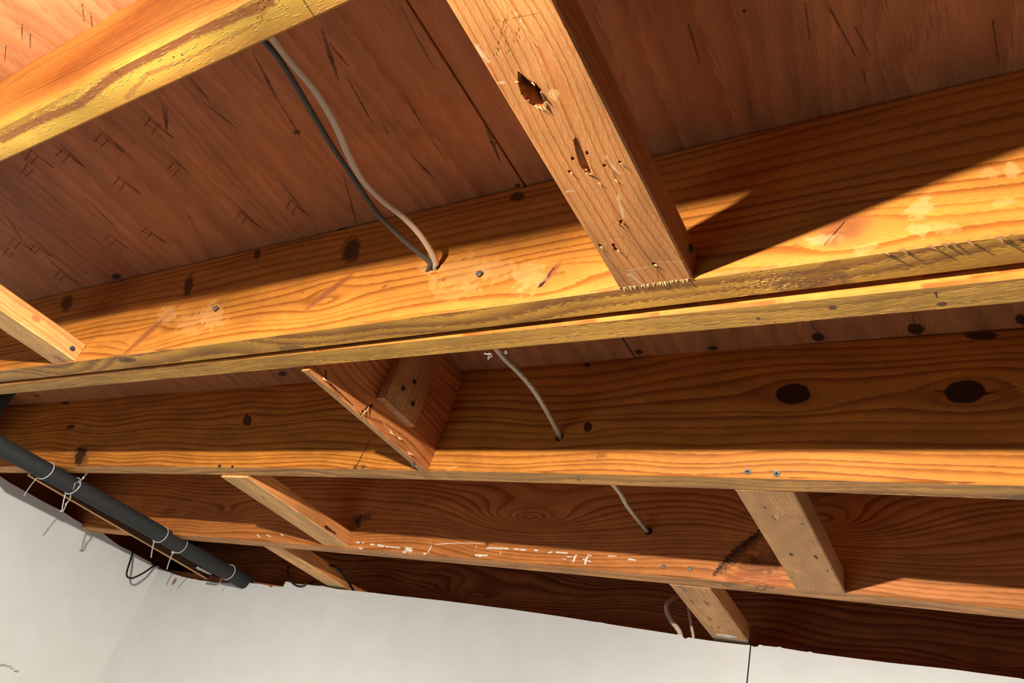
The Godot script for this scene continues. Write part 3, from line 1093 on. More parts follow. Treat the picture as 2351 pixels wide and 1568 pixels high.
	b_stroke(b, 0, f.call(2145, 897), f.call(2175, 902), 0.002, 0.004, KNOT, 0.8)
	b_stroke(b, 0, f.call(2262, 905), f.call(2290, 898), 0.006, 0.001, KNOT, 0.6)
	for t in [[567, 965, 11, 15], [1350, 981, 12, 13], [1348, 838, 10, 6], [162, 980, 10, 5], [150, 925, 10, 5], [2250, 770, 46, 14]]:
		var p: Vector2 = f.call(t[0], t[1])
		b_ell(b, 0, p, f.call(t[0] + t[2], t[1]) - p, f.call(t[0], t[1] + t[3]) - p, KNOT, 0.85, 0.0, 0.3, 0.2)
	var sk: Vector2 = f.call(186, 1052)
	b_ell(b, 0, sk, f.call(206, 1052) - sk, f.call(182, 1086) - sk, Color8(120, 72, 40), 0.6, 0.0, 0.4, 0.3)
	b_ell(b, 0, f.call(184, 1046), f.call(196, 1046) - f.call(184, 1046), f.call(178, 1072) - f.call(184, 1046), KNOT, 0.9, -50.0, 0.3, 0.3)
	b_stroke(b, 0, f.call(850, 1010), f.call(812, 1080), 0.003, 0.004, KNOT, 0.8, 0.0, 0.4)
	for t in [[838, 1072], [815, 1074]]: b_ell(b, 0, f.call(t[0], t[1]), Vector2(0.022, 0), Vector2(0, 0.009), KNOT, 0.6, 0.0, 0.6, 0.6)
	for t in [[503, 1070], [532, 1072]]: b_ell(b, 0, f.call(t[0], t[1]), Vector2(0.01, 0), Vector2(0, 0.008), Color8(24, 16, 12), 0.95, -120.0, 0.2)
	b_stroke(b, 0, f.call(1028, 1075), f.call(1046, 1073), 0.003, 0.004, MUD, 0.9, 10.0, 0.6)
	b_stroke(b, 0, f.call(1046, 1074), f.call(1050, 1068), 0.002, 0.0015, MUD, 0.9)
	b_stroke(b, 0, f.call(1375, 1042), f.call(1368, 1057), 0.003, 0.003, SPIKE, 0.6)
	b_dashes(b, 1, -5.2, 0.1, 300, 0.016, pale, 0.25, 40.0)
	for i in 20: b_ell(b, 1, u.call(1328 + rng.randfn() * 14, 1098 + rng.randfn() * 4), Vector2(0.005, 0), Vector2(0, 0.004), KNOT if i % 2 else pale, 0.5, rng.randf_range(-90, 60))
	for i in 40: b_ell(b, 1, u.call(2330 + rng.randfn() * 20, 1138 + rng.randfn() * 6), Vector2(0.008, 0), Vector2(0, 0.005), Color8(110, 76, 48), 0.4, rng.randf_range(-60, 30))
	finish(b, 0.5, 0.12)
	hole = at_z(1284, 1004, -1.8775)
	var j3 := joist("floor_joist", "middle joist with two big dark oval knots and two crosshead screws", b, -1.8775, y3, 0.0, [[hole.x, hole.y - y3.call(hole.x), 0.016, 0.05]])
	for t in [[1716, 1083], [1783, 1087.5]]: screw(j3, at_z(t[0], t[1], -1.8775), Vector3(0, 0, 1), 0.0095)

	# fourth joist
	var y4 := line_y(-0.0022, -0.0044, 1.0009, -5.0, 0.3)
	f = FM.call(-2.689, y4)
	u = BM.call(-2.689)
	var f4 := fr.duplicate(); f4.merge({"k": 38.0, "warp": 0.05, "seed": 53, "late": 0.6, "freq": 0.7}, true)
	f4.E = Color8(196, 120, 62)
	var c1: Vector2 = f.call(1215, 1190)
	var c2: Vector2 = f.call(1880, 1195)
	var c3: Vector2 = f.call(520, 1175)
	f4.cath = [[c1.x, c1.y, 0.34, 0.075, 9.0], [c2.x, c2.y, 0.30, 0.10, 10.0], [c3.x, c3.y, 0.16, 0.05, 5.0]]
	var kb: Vector2 = f.call(1720, 1285)
	var kc: Vector2 = f.call(822, 1196)
	f4.knots = [[kb.x, kb.y, 0.06, 1.3], [kc.x, kc.y, 0.03, 1.6]]
	var u4 := un.duplicate(); u4.merge({"k": 30.0, "seed": 54, "warp": 0.06}, true); u4.E = Color8(214, 144, 74)
	u4.knots = [[kb.x - 0.06, 0.03, 0.05, 1.2]]
	b = timber([[-5.5, -2.9, 1024], [-2.9, 0.12, 2048]], 0.452, 0.0837, 320, 64, f4, u4)
	for t in [[1745, 1300, 70, 34, 0.35], [822, 1197, 14, 14, 0.75], [835, 1190, 24, 12, 0.4], [1880, 1130, 60, 26, 0.35]]:
		var p: Vector2 = f.call(t[0], t[1])
		b_ell(b, 0, p, f.call(t[0] + t[2], t[1] - t[2] * 0.45) - p, f.call(t[0] + t[3] * 0.2, t[1] + t[3]) - p, Color8(60, 34, 22), t[4], 0.0, 0.55, 0.5)
	var arc := [[1641, 1318, 7], [1652, 1304, 9], [1668, 1288, 10], [1684, 1270, 11], [1706, 1252, 11], [1728, 1236, 10], [1748, 1216, 7]]
	for i in arc.size() - 1:
		b_stroke(b, 0, f.call(arc[i][0], arc[i][1]), f.call(arc[i + 1][0], arc[i + 1][1]), arc[i][2] * 0.0014, arc[i + 1][2] * 0.0014, Color8(60, 34, 22), 0.75, -20.0, 0.9)
		b_stroke(b, 0, f.call(arc[i][0] + 14, arc[i][1] - 4), f.call(arc[i + 1][0] + 18, arc[i + 1][1] - 2), arc[i][2] * 0.0016, arc[i + 1][2] * 0.0018, Color8(96, 56, 34), 0.45, 0.0, 0.9)
	for t in [[1680, 1330, 1800, 1345, 0.03], [1700, 1320, 1790, 1330, 0.03]]: b_stroke(b, 0, f.call(t[0], t[1]), f.call(t[2], t[3]), t[4], t[4] * 0.5, Color8(176, 92, 46), 0.6, 0.0, 0.4)
	for i in 40:
		var p: Vector2 = f.call(1730 + rng.randfn() * 40, 1330 + rng.randfn() * 8)
		b_stroke(b, 0, p, p + Vector2(0.03, 0.006), 0.0016, 0.001, Color8(206, 140, 84) if i % 2 else SPIKE, 0.7)
	for i in 50: b_ell(b, 1, u.call(1752 + rng.randfn() * 14, 1352 + rng.randfn() * 4), Vector2(0.005, 0), Vector2(0, 0.004), KNOT, 0.6, rng.randf_range(-120, 30))
	# white paint flicks
	var white := Color8(236, 226, 214)
	for t in [[820, 1245, 824, 1246, 5], [832, 1246, 834, 1246, 4], [826, 1258, 831, 1259, 4], [850, 1250, 858, 1251, 4], [868, 1252, 880, 1254, 5], [886, 1255, 918, 1258, 3], [934, 1262, 944, 1265, 8], [926, 1267, 929, 1267, 5], [930, 1258, 946, 1259, 3], [972, 1271, 978, 1270, 4], [983, 1268, 990, 1254, 3], [998, 1250, 1045, 1247, 2], [1045, 1247, 1110, 1248, 1.5], [1117, 1258, 1166, 1260, 4], [1088, 1268, 1094, 1252, 2], [1092, 1275, 1118, 1275, 4], [1100, 1278, 1104, 1274, 4], [1147, 1272, 1150, 1267, 2], [1180, 1261, 1192, 1261, 3], [1196, 1262, 1207, 1263, 4], [1226, 1263, 1234, 1264, 4], [1260, 1269, 1266, 1268, 4], [1276, 1268, 1302, 1270, 3], [1316, 1288, 1322, 1275, 5], [1302, 1279, 1312, 1278, 2], [1290, 1283, 1298, 1284, 2], [1343, 1293, 1348, 1279, 5], [1338, 1284, 1356, 1290, 2], [1396, 1277, 1415, 1277, 2], [1350, 1275, 1356, 1276, 3], [1443, 1284, 1458, 1286, 3], [644, 1226, 650, 1230, 3], [590, 1228, 596, 1234, 3], [612, 1228, 620, 1232, 3]]:
		b_stroke(b, 0, f.call(t[0], t[1]), f.call(t[2], t[3]), t[4] * 0.0015, t[4] * 0.0012, white, 0.95, 20.0, 0.5)
	b_stroke(b, 0, f.call(1092, 1254), f.call(1085, 1280), 0.002, 0.0015, Color8(90, 40, 24), 0.8)
	b_dashes(b, 1, -5.0, 0.1, 260, 0.018, pale, 0.25, 40.0)
	finish(b, 0.5, 0.12)
	hole = at_z(1489, 1219, -2.689)
	var j4 := joist("floor_joist", "reddish joist flecked with white paint, nearest in front of the white wall", b, -2.689, y4, 0.0, [[hole.x, hole.y - y4.call(hole.x), 0.016, 0.06]])
	for t in [[1523.5, 1301.5], [1584, 1306]]: nail_head(j4, at_z(t[0], t[1], -2.689), Vector3(0, 0, 1), 0.0095, steel)

	# last joist, over the wall
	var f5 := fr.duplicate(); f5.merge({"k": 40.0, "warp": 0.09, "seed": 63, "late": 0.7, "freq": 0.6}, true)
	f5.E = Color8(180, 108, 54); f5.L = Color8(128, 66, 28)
	f5.cath = [[-0.15, 0.18, 0.5, 0.09, 6.0], [-2.9, 0.2, 0.5, 0.08, 6.0]]
	b = timber([[-5.5, 0.2, 2048]], 0.45, 0.08, 192, 16, f5, un)
	b_ell(b, 0, Vector2(-2.62, 0.12), Vector2(0.02, 0), Vector2(0, 0.014), KNOT, 0.8)
	finish(b, 0.55, 0.1)
	joist("floor_joist", "shadowed dark brown joist behind the white wall top, the farthest one back", b, -3.86, line_y(0, 0, 1.0, -6, 3), 0.0)


# ---------------------------------------------------------------- blocking between the joists
func flat_block(called: String, label: String, x0: float, x1: float, z0: float, z1: float, b: Dictionary, y := 1.0, extra := {}, skew := 0.0) -> Node3D:
	# x0 left, x1 right at the near end; laid flat, its wide face down
	var o := thing(called, label, "block", Vector3((x0 + x1) * 0.5, y, -(z0 + z1) * 0.5), "flat wood blocks between the joists")
	var s := shape_for(o)
	var st := []
	for i in 7: st.append(lerpf(z0, z1, i / 6.0))
	beam(s, b, func(z: float) -> Vector3: return Vector3(x1 + skew * (z - z0), y, -z), Vector3(-1, 0, 0), Vector3(0, 1, 0), st, 0.004, extra)
	put(o, "timber", s)
	return o

func blocks() -> void:
	var fr := {"E": BLOCK, "L": BLOCK_LATE, "k": 70.0, "warp": 0.05, "freq": 1.1, "mottle": 0.12, "fibre": 0.09, "seed": 71, "late": 0.5, "relief": 16.0, "rough": 0.25}
	var un := fr.duplicate(); un.merge({"seed": 72, "k": 60.0}, true)
	un.E = Color8(176, 112, 62); un.L = Color8(140, 80, 40)
	var rust := plain("nail_dark", Color8(52, 46, 40), 0.6, 0.3)
	var dark := Color8(26, 16, 12)
	var chipm := plain("fresh_chip", Color8(226, 170, 108), 0.8)

	# big block with the torn hole
	var xr := -0.5035
	var B1 := func(px: float, py: float) -> Vector2:
		var v := at_y(px, py, 1.0)
		return Vector2(-v.z, xr - v.x)
	var f1 := fr.duplicate()
	f1.E = Color8(192, 126, 70); f1.L = Color8(164, 92, 38)
	f1.merge({"k": 60.0, "warp": 0.03, "seed": 75, "tilt": -0.01, "late": 0.4}, true)
	var b := timber([[0.318, 1.056, 1536]], 0.161, 0.074, 336, 144, f1, un)
	var hc: Vector2 = B1.call(1221, 211)
	b_ell(b, 0, hc, B1.call(1248, 247) - hc, B1.call(1239, 203) - hc, Color8(70, 40, 30), 0.9, 0.0, 0.25, 0.1)  # shade inside the hole painted into the face colour
	var patch: Vector2 = B1.call(1285, 195)
	b_ell(b, 0, patch, B1.call(1320, 260) - patch, B1.call(1305, 188) - patch, Color8(186, 112, 56), 0.6, 0.0, 0.25, 0.15)
	b_ell(b, 0, B1.call(1272, 218), Vector2(0.012, 0), Vector2(0, 0.01), MUD, 0.9, 10.0, 0.3, 0.5)
	for t in [[1392, 358, 1412, 390, 3], [1420, 448, 1424, 478, 5], [1426, 478, 1432, 500, 5], [1185, 30, 1235, 105, 2], [1140, 192, 1158, 188, 4], [1300, 440, 1318, 437, 3], [1440, 622, 1500, 610, 2], [1445, 630, 1470, 650, 7], [1512, 602, 1570, 600, 2], [1095, 110, 1120, 140, 8], [1410, 385, 1425, 400, 4]]:
		b_stroke(b, 0, B1.call(t[0], t[1]), B1.call(t[2], t[3]), t[4] * 0.0010, t[4] * 0.0006, Color8(214, 182, 142), 0.6, 6.0, 0.5)
	for t in [[1391, 368, 1402, 388, 2], [1412, 397, 1429, 412, 1.5], [1408, 395, 1415, 414, 1.5], [1405, 470, 1420, 506, 1.2], [1404, 514, 1416, 512, 1], [1440, 596, 1447, 574, 1.2], [1444, 552, 1456, 565, 1], [1386, 543, 1440, 547, 0.8], [1510, 602, 1512, 655, 1.0], [1178, 42, 1240, 30, 1.0], [1150, 90, 1160, 42, 0.8]]:
		b_stroke(b, 0, B1.call(t[0], t[1]), B1.call(t[2], t[3]), t[4] * 0.0009, t[4] * 0.0006, Color8(130, 74, 36), 0.7, -30.0, 0.3)
	for i in 34: # torn grain at the top
		var p: Vector2 = B1.call(1140 + (i % 3) * 24 + rng.randfn() * 5, 18 + rng.randf() * 110)
		b_ell(b, 0, p, Vector2(0.004, 0), Vector2(0, 0.0016), Color8(150, 92, 44), 0.6, rng.randf_range(-110, 20))
	for i in 16: b_ell(b, 1, Vector2(0.72 + rng.randf() * 0.12, 0.02 + rng.randf() * 0.04), Vector2(0.006, 0), Vector2(0, 0.0016), Color8(90, 50, 26), 0.6, -60.0)
	b_dashes(b, 0, 0.32, 1.05, 160, 0.006, Color8(216, 160, 104), 0.3, 24.0)
	finish(b, 0.55, 0.1)
	var poly := PackedVector2Array()
	for t in [[1189.5, 163.4], [1206.8, 180], [1218, 190], [1227, 189], [1233.6, 196.6], [1241, 208], [1245.7, 220.8], [1255, 234.8], [1250, 251], [1237.4, 246], [1222, 241], [1209, 231], [1196.6, 214.4], [1189.5, 189]]: poly.append(B1.call(t[0], t[1]))
	var gouge := PackedVector2Array()
	for t in [[1317, 321.7], [1321.5, 315], [1336.8, 335.7], [1348, 361], [1355, 383], [1358.5, 398], [1344.4, 398], [1331.7, 379], [1324, 356]]: gouge.append(B1.call(t[0], t[1]))
	var small := []
	for t in [[1314.8, 364.4, 3.2, 3.8], [1348, 351, 3.0, 4.2], [1307, 394, 3.6, 2.6], [1387.6, 380, 3.0, 3.0], [1423, 372.5, 3.2, 2.4], [1426.8, 510, 5.0, 4.0], [1377.4, 564, 3.2, 3.4], [1409, 563, 3.4, 4.5], [1413, 572, 3.6, 5.0], [1501, 606, 4.0, 3.0]]:
		var p: Vector2 = B1.call(t[0], t[1])
		small.append([p, absf((B1.call(t[0], t[1] + t[3]) as Vector2).x - p.x) + 0.0005, absf((B1.call(t[0] + t[2], t[1]) as Vector2).y - p.y)])
	var disp := func(s_: float, a_: float) -> float:
		var p := Vector2(s_, a_)
		var d := 0.0
		if s_ < 0.66 and Geometry2D.is_point_in_polygon(p, poly):
			var edge := 9.0
			for i in poly.size():
				var c := Geometry2D.get_closest_point_to_segment(p, poly[i], poly[(i + 1) % poly.size()])
				edge = minf(edge, c.distance_to(p))
			d = minf(0.066, 0.008 + edge * 5.0)
		elif Geometry2D.is_point_in_polygon(p, gouge):
			var c := Geometry2D.get_closest_point_to_segment(p, gouge[0], gouge[6])
			d = clampf(0.012 - c.distance_to(p) * 0.8 + (s_ - 0.74) * 0.06, 0.002, 0.016)
		for q in small:
			var e := Vector2((p.x - q[0].x) / q[1], (p.y - q[0].y) / q[2]).length()
			if e < 1.0: d = maxf(d, 0.02)
		return d
	var o := flat_block("wood_block", "largest block, at top centre, with a torn ragged hole and nail holes underneath", xr - 0.161, xr, 0.32, 1.0551, b, 1.0, {"disp": disp, "step": 0.00135, "lo": 0.5, "hi": 1.05})
	nail_head(o, at_x(1586, 571, xr + 0.001), Vector3(1, 0, 0), 0.0085, rust)
	# bright chips round the holes, and the frayed saw cut at the end
	var s := shape_for(o)
	for t in [[1237, 246, 1247, 250], [1228, 243, 1236, 246], [1251, 236, 1248, 250], [1242, 212, 1252, 234], [1221, 190, 1228, 193], [1184, 188, 1190, 184], [1212, 231, 1216, 236], [1346, 398, 1358, 396], [1424, 375, 1431, 380], [1419, 512, 1424, 518], [1430, 510, 1434, 516], [1310, 397, 1313, 399], [1379, 567, 1383, 570], [1418, 575, 1422, 578], [1503, 608, 1508, 606], [1345, 390, 1350, 398], [1375, 420, 1379, 422], [1412, 413, 1418, 416]]:
		var p := at_y(t[0], t[1], 1.0)
		var q := at_y(t[2], t[3], 1.0)
		sliver(s, chipm, p + Vector3(0, 0.002, 0), q + Vector3(0.001, -0.004, -0.002), Vector3(0.0025, 0, 0), Vector3(0, -0.004, 0.001))
	put(o, "wood_chip", s, "pale chips of raw wood round the holes").set_meta("kind", "stuff")
	s = shape_for(o)
	for i in 46:
		var p := at_y(1426 + i * 3.35 + rng.randf_range(-2, 2), 656 - i * 0.42, 1.0)
		p.z = -1.0545
		sliver(s, chipm, p + Vector3(0, 0.001, 0.004), p + Vector3(rng.randf_range(-0.003, 0.003), -rng.randf_range(0.0005, 0.004), -rng.randf_range(0.001, 0.010)), Vector3(rng.randf_range(0.0008, 0.003), 0, 0), Vector3(0, 0.001, 0))
	put(o, "frayed_edge", s, "frayed saw cut fibres").set_meta("kind", "stuff")

	# the other flat blocks
	var kinds := []
	for i in 4:
		var ff := fr.duplicate(); ff.merge({"seed": 80 + i, "k": [60.0, 90.0, 120.0, 70.0][i], "tilt": [0.01, 0.0, -0.02, 0.03][i]}, true)
		var uu := un.duplicate(); uu.merge({"seed": 90 + i}, true)
		if i < 2:
			ff.E = Color8(232, 174, 106); ff.L = Color8(212, 146, 82)
			uu.E = Color8(206, 134, 74); uu.L = Color8(180, 104, 52)
		else:
			ff.E = Color8(204, 148, 92); ff.L = Color8(186, 122, 68)
			uu.E = Color8(180, 122, 70); uu.L = Color8(150, 92, 48)
		kinds.append([ff, uu])
	var U1 := func(px: float, py: float, x: float) -> Vector2:
		var v := at_y(px, py, 1.0)
		return Vector2(-v.z, x - v.x)

	b = timber([[0.32, 1.06, 768]], 0.165, 0.075, 128, 64, kinds[0][0], kinds[0][1])
	b_ell(b, 0, U1.call(142, 828, -2.872), Vector2(0.05, 0), Vector2(0, 0.03), Color8(150, 84, 70), 0.5, 0.0, 0.6, 0.3)
	b_ell(b, 0, U1.call(44, 757, -2.872), Vector2(0.008, 0), Vector2(0, 0.006), Color8(240, 210, 170), 0.9, 20.0, 0.3, 0.4)
	b_ell(b, 1, Vector2(0.86, 0.045), Vector2(0.02, 0), Vector2(0, 0.013), Color8(150, 84, 52), 0.7, 0.0, 0.4, 0.1)
	finish(b, 0.6, 0.1)
	o = flat_block("wood_block", "pinkish block at the left edge, lit on its side, one nail near its end", -3.037, -2.872, 0.32, 1.0551, b)
	nail_head(o, at_x(166, 800, -2.871), Vector3(1, 0, 0), 0.0095, rust)

	b = timber([[1.94, 2.70, 768]], 0.19, 0.072, 128, 64, kinds[1][0], kinds[1][1])
	b_ell(b, 0, Vector2(2.15, 0.10), Vector2(0.012, 0), Vector2(0, 0.01), Color8(120, 78, 46), 0.8, -20.0, 0.4, 0.4)
	for t in [[752, 1213, 12], [765, 1222, 8]]:
		var v := at_x(t[0], t[1], -2.865)
		b_ell(b, 1, Vector2(-v.z, v.y - 1.0), Vector2(0.0028 * t[2], 0), Vector2(0, 0.0007 * t[2]), dark, 0.85, -60.0, 0.4, 0.3)
	finish(b, 0.6, 0.1)
	flat_block("wood_block", "slim pale block slanting from the middle joist to the paint-flecked joist, left of centre", -3.055, -2.865, 1.9557, 2.689, b)

	b = timber([[2.76, 3.88, 768]], 0.165, 0.075, 96, 48, kinds[0][0], kinds[0][1])
	b_ell(b, 0, Vector2(3.09, 0.05), Vector2(0.02, 0), Vector2(0, 0.01), Color8(140, 84, 56), 0.6, 0.0, 0.5, 0.4)
	b_ell(b, 0, Vector2(3.36, 0.08), Vector2(0.06, 0), Vector2(0, 0.08), Color8(198, 180, 150), 0.6, 0.0, 0.5, 0.3)
	finish(b, 0.6, 0.1)
	flat_block("wood_block", "small pale block ending on the white wall top, nearest the black pipe", -3.655, -3.49, 2.7727, 3.859, b)

	b = timber([[1.94, 2.70, 1024]], 0.163, 0.074, 192, 96, kinds[2][0], kinds[2][1])
	var x3 := -0.518
	for t in [[1817, 1273, 4, 4], [1874, 1279, 5, 3], [1757, 1165, 2, 2], [1842, 1203, 2, 2], [1819, 1325, 2, 2], [1900, 1310, 2, 2]]: b_ell(b, 0, U1.call(t[0], t[1], x3), Vector2(0.0034 * t[2], 0), Vector2(0, 0.0018 * t[3]), dark, 0.9, -110.0, 0.3, 0.3)
	for i in 18: b_ell(b, 0, U1.call(1783 + rng.randfn() * 5, 1187 + rng.randfn() * 3, x3), Vector2(0.004, 0), Vector2(0, 0.003), Color8(240, 196, 130) if i % 3 else dark, 0.8, rng.randf_range(-60, 90))
	b_stroke(b, 0, U1.call(1728, 1181, x3), U1.call(1845, 1187, x3), 0.0012, 0.0012, Color8(150, 104, 62), 0.6)
	b_ell(b, 0, U1.call(1912, 1305, x3), Vector2(0.03, 0), Vector2(0, 0.006), Color8(120, 84, 56), 0.7, -40.0, 0.4, 0.4)
	finish(b, 0.6, 0.1)
	flat_block("wood_block", "tan block at the lower right between the middle joist and the paint-flecked joist", x3 - 0.163, x3, 1.9557, 2.689, b)

	b = timber([[2.76, 3.88, 1024]], 0.165, 0.075, 160, 80, kinds[3][0], kinds[3][1])
	var x4 := -1.012
	for t in [[1585, 1381, 7], [1619, 1384, 9], [1630, 1421, 9], [1652, 1440, 7], [1552, 1344, 8], [1562, 1350, 14], [1637, 1441, 4]]: b_ell(b, 0, U1.call(t[0], t[1], x4 - 0.012), Vector2(0.004 * t[2], 0), Vector2(0, 0.0011 * t[2]), Color8(112, 74, 42) if t[2] != 14 else Color8(140, 112, 90), 0.75, -10.0, 0.6, 0.3)
	b_stroke(b, 0, Vector2(3.38, 0.16), Vector2(3.38, 0.005), 0.03, 0.035, Color8(206, 194, 176), 0.75, 6.0, 0.3)
	b_ell(b, 0, Vector2(3.33, 0.085), Vector2(0.025, 0), Vector2(0, 0.05), Color8(236, 228, 216), 0.95, 10.0, 0.25, 0.3)
	b_stroke(b, 1, Vector2(3.37, 0.0), Vector2(3.36, 0.035), 0.02, 0.012, Color8(226, 210, 190), 0.85, 6.0, 0.3)
	finish(b, 0.6, 0.1)
	flat_block("wood_block", "tan spotted block with white paint on its end, over the white wall top", x4 - 0.165, x4, 2.7727, 3.859, b, 1.0, {}, -0.035)

	# solid blocking on edge, cracked along its lit lower side, and the cleat nailed to it
	var fb := fr.duplicate(); fb.merge({"seed": 101, "k": 40.0, "warp": 0.06}, true)
	fb.E = Color8(212, 130, 70); fb.L = Color8(164, 90, 44)
	var ub := fr.duplicate(); ub.merge({"seed": 102}, true)
	ub.E = Color8(204, 150, 92); ub.L = Color8(170, 118, 70)
	b = timber([[1.2, 1.9, 1024]], 0.43, 0.034, 320, 32, fb, ub)
	var SB := func(px: float, py: float) -> Vector2:
		var v := at_x(px, py, -1.77)
		return Vector2(-v.z, v.y - 0.996)
	for t in [[845, 937, 835, 948, 3], [854, 930, 838, 942, 3], [835, 945, 828, 957, 3], [748, 850, 748, 874, 2], [758, 880, 810, 930, 1.5]]: b_stroke(b, 0, SB.call(t[0], t[1]), SB.call(t[2], t[3]), t[4] * 0.0022, t[4] * 0.0016, Color8(40, 22, 14), 0.9, -120.0, 0.5)
	for t in [[880, 975, 900, 990], [910, 1000, 922, 1012], [935, 1040, 950, 1045], [870, 960, 885, 972]]: b_stroke(b, 0, SB.call(t[0], t[1]), SB.call(t[2], t[3]), 0.005, 0.003, Color8(226, 160, 96), 0.7, 40.0, 0.5)
	finish(b, 0.6, 0.16)
	o = thing("solid_blocking", "cracked board on edge between the thin plank and middle joist, its lower side lit", "block", Vector3(-1.785, 1.01, -1.55))
	s = shape_for(o)
	beam(s, b, func(z: float) -> Vector3: return Vector3(-1.77, 0.996 + 0.012 * (z - 1.5), -z), Vector3(0, 1, 0), Vector3(-1, 0, 0), [1.2265, 1.35, 1.5, 1.65, 1.8, 1.8775], 0.005)
	put(o, "timber", s)
	nail_head(o, at_x(949, 1066, -1.769), Vector3(1, 0, 0), 0.0095, plain("nail_steel", Color.WHITE))
	# chips lifted from the crack
	s = shape_for(o)
	for t in [[838, 944, 826, 958], [846, 936, 836, 950], [742, 868, 752, 876], [896, 990, 908, 1002], [915, 1005, 924, 1010], [938, 1040, 950, 1046]]:
		sliver(s, chipm, at_x(t[0], t[1], -1.769), at_x(t[2], t[3], -1.755), Vector3(0, 0.004, 0.002), Vector3(0.004, 0, 0))
	put(o, "wood_chip", s, "raised chips along the crack").set_meta("kind", "stuff")
	var fc := fr.duplicate(); fc.merge({"seed": 111, "k": 60.0}, true)
	fc.E = Color8(196, 138, 84)
	b = timber([[1.075, 1.44, 384]], 0.185, 0.036, 192, 48, fc, fc)
	b_ell(b, 0, Vector2(1.12, 0.07), Vector2(0.035, 0), Vector2(0, 0.06), Color8(214, 190, 154), 0.35, 0.0, 0.6, 0.6)
	finish(b, 0.6, 0.1)
	o = thing("wood_cleat", "short upright cleat with two nails, fixed to the side of the cracked board on edge", "block", Vector3(-1.75, 1.085, -1.6))
	s = shape_for(o)
	beam(s, b, func(y: float) -> Vector3: return Vector3(-1.734, y, -1.515), Vector3(0, 0, -1), Vector3(-1, 0, 0), [1.082, 1.2, 1.32, 1.445], 0.004)
	put(o, "timber", s)
	for t in [[926, 892], [948, 927], [952, 877]]: nail_head(o, at_x(t[0], t[1], -1.733), Vector3(1, 0, 0), 0.0085, rust)

	# narrow strip beside the pipe
	var shaded_side := fr.duplicate(); shaded_side.merge({"seed": 121, "E": Color8(84, 58, 40), "L": Color8(60, 40, 28)}, true)  # the pipe's shade, painted into the strip's side face
	b = timber([[1.8, 3.5, 768]], 0.032, 0.055, 32, 32, kinds[0][0], shaded_side)
	finish(b, 0.6, 0.1)
	o = thing("wood_strip", "narrow wooden strip running along beside the black pipe, over the left wall", "strip", Vector3(-4.7, 0.93, -2.6))
	s = shape_for(o)
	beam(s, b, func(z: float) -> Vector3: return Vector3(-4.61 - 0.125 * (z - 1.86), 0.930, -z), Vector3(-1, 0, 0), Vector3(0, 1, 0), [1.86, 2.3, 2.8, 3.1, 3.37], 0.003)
	put(o, "timber", s)


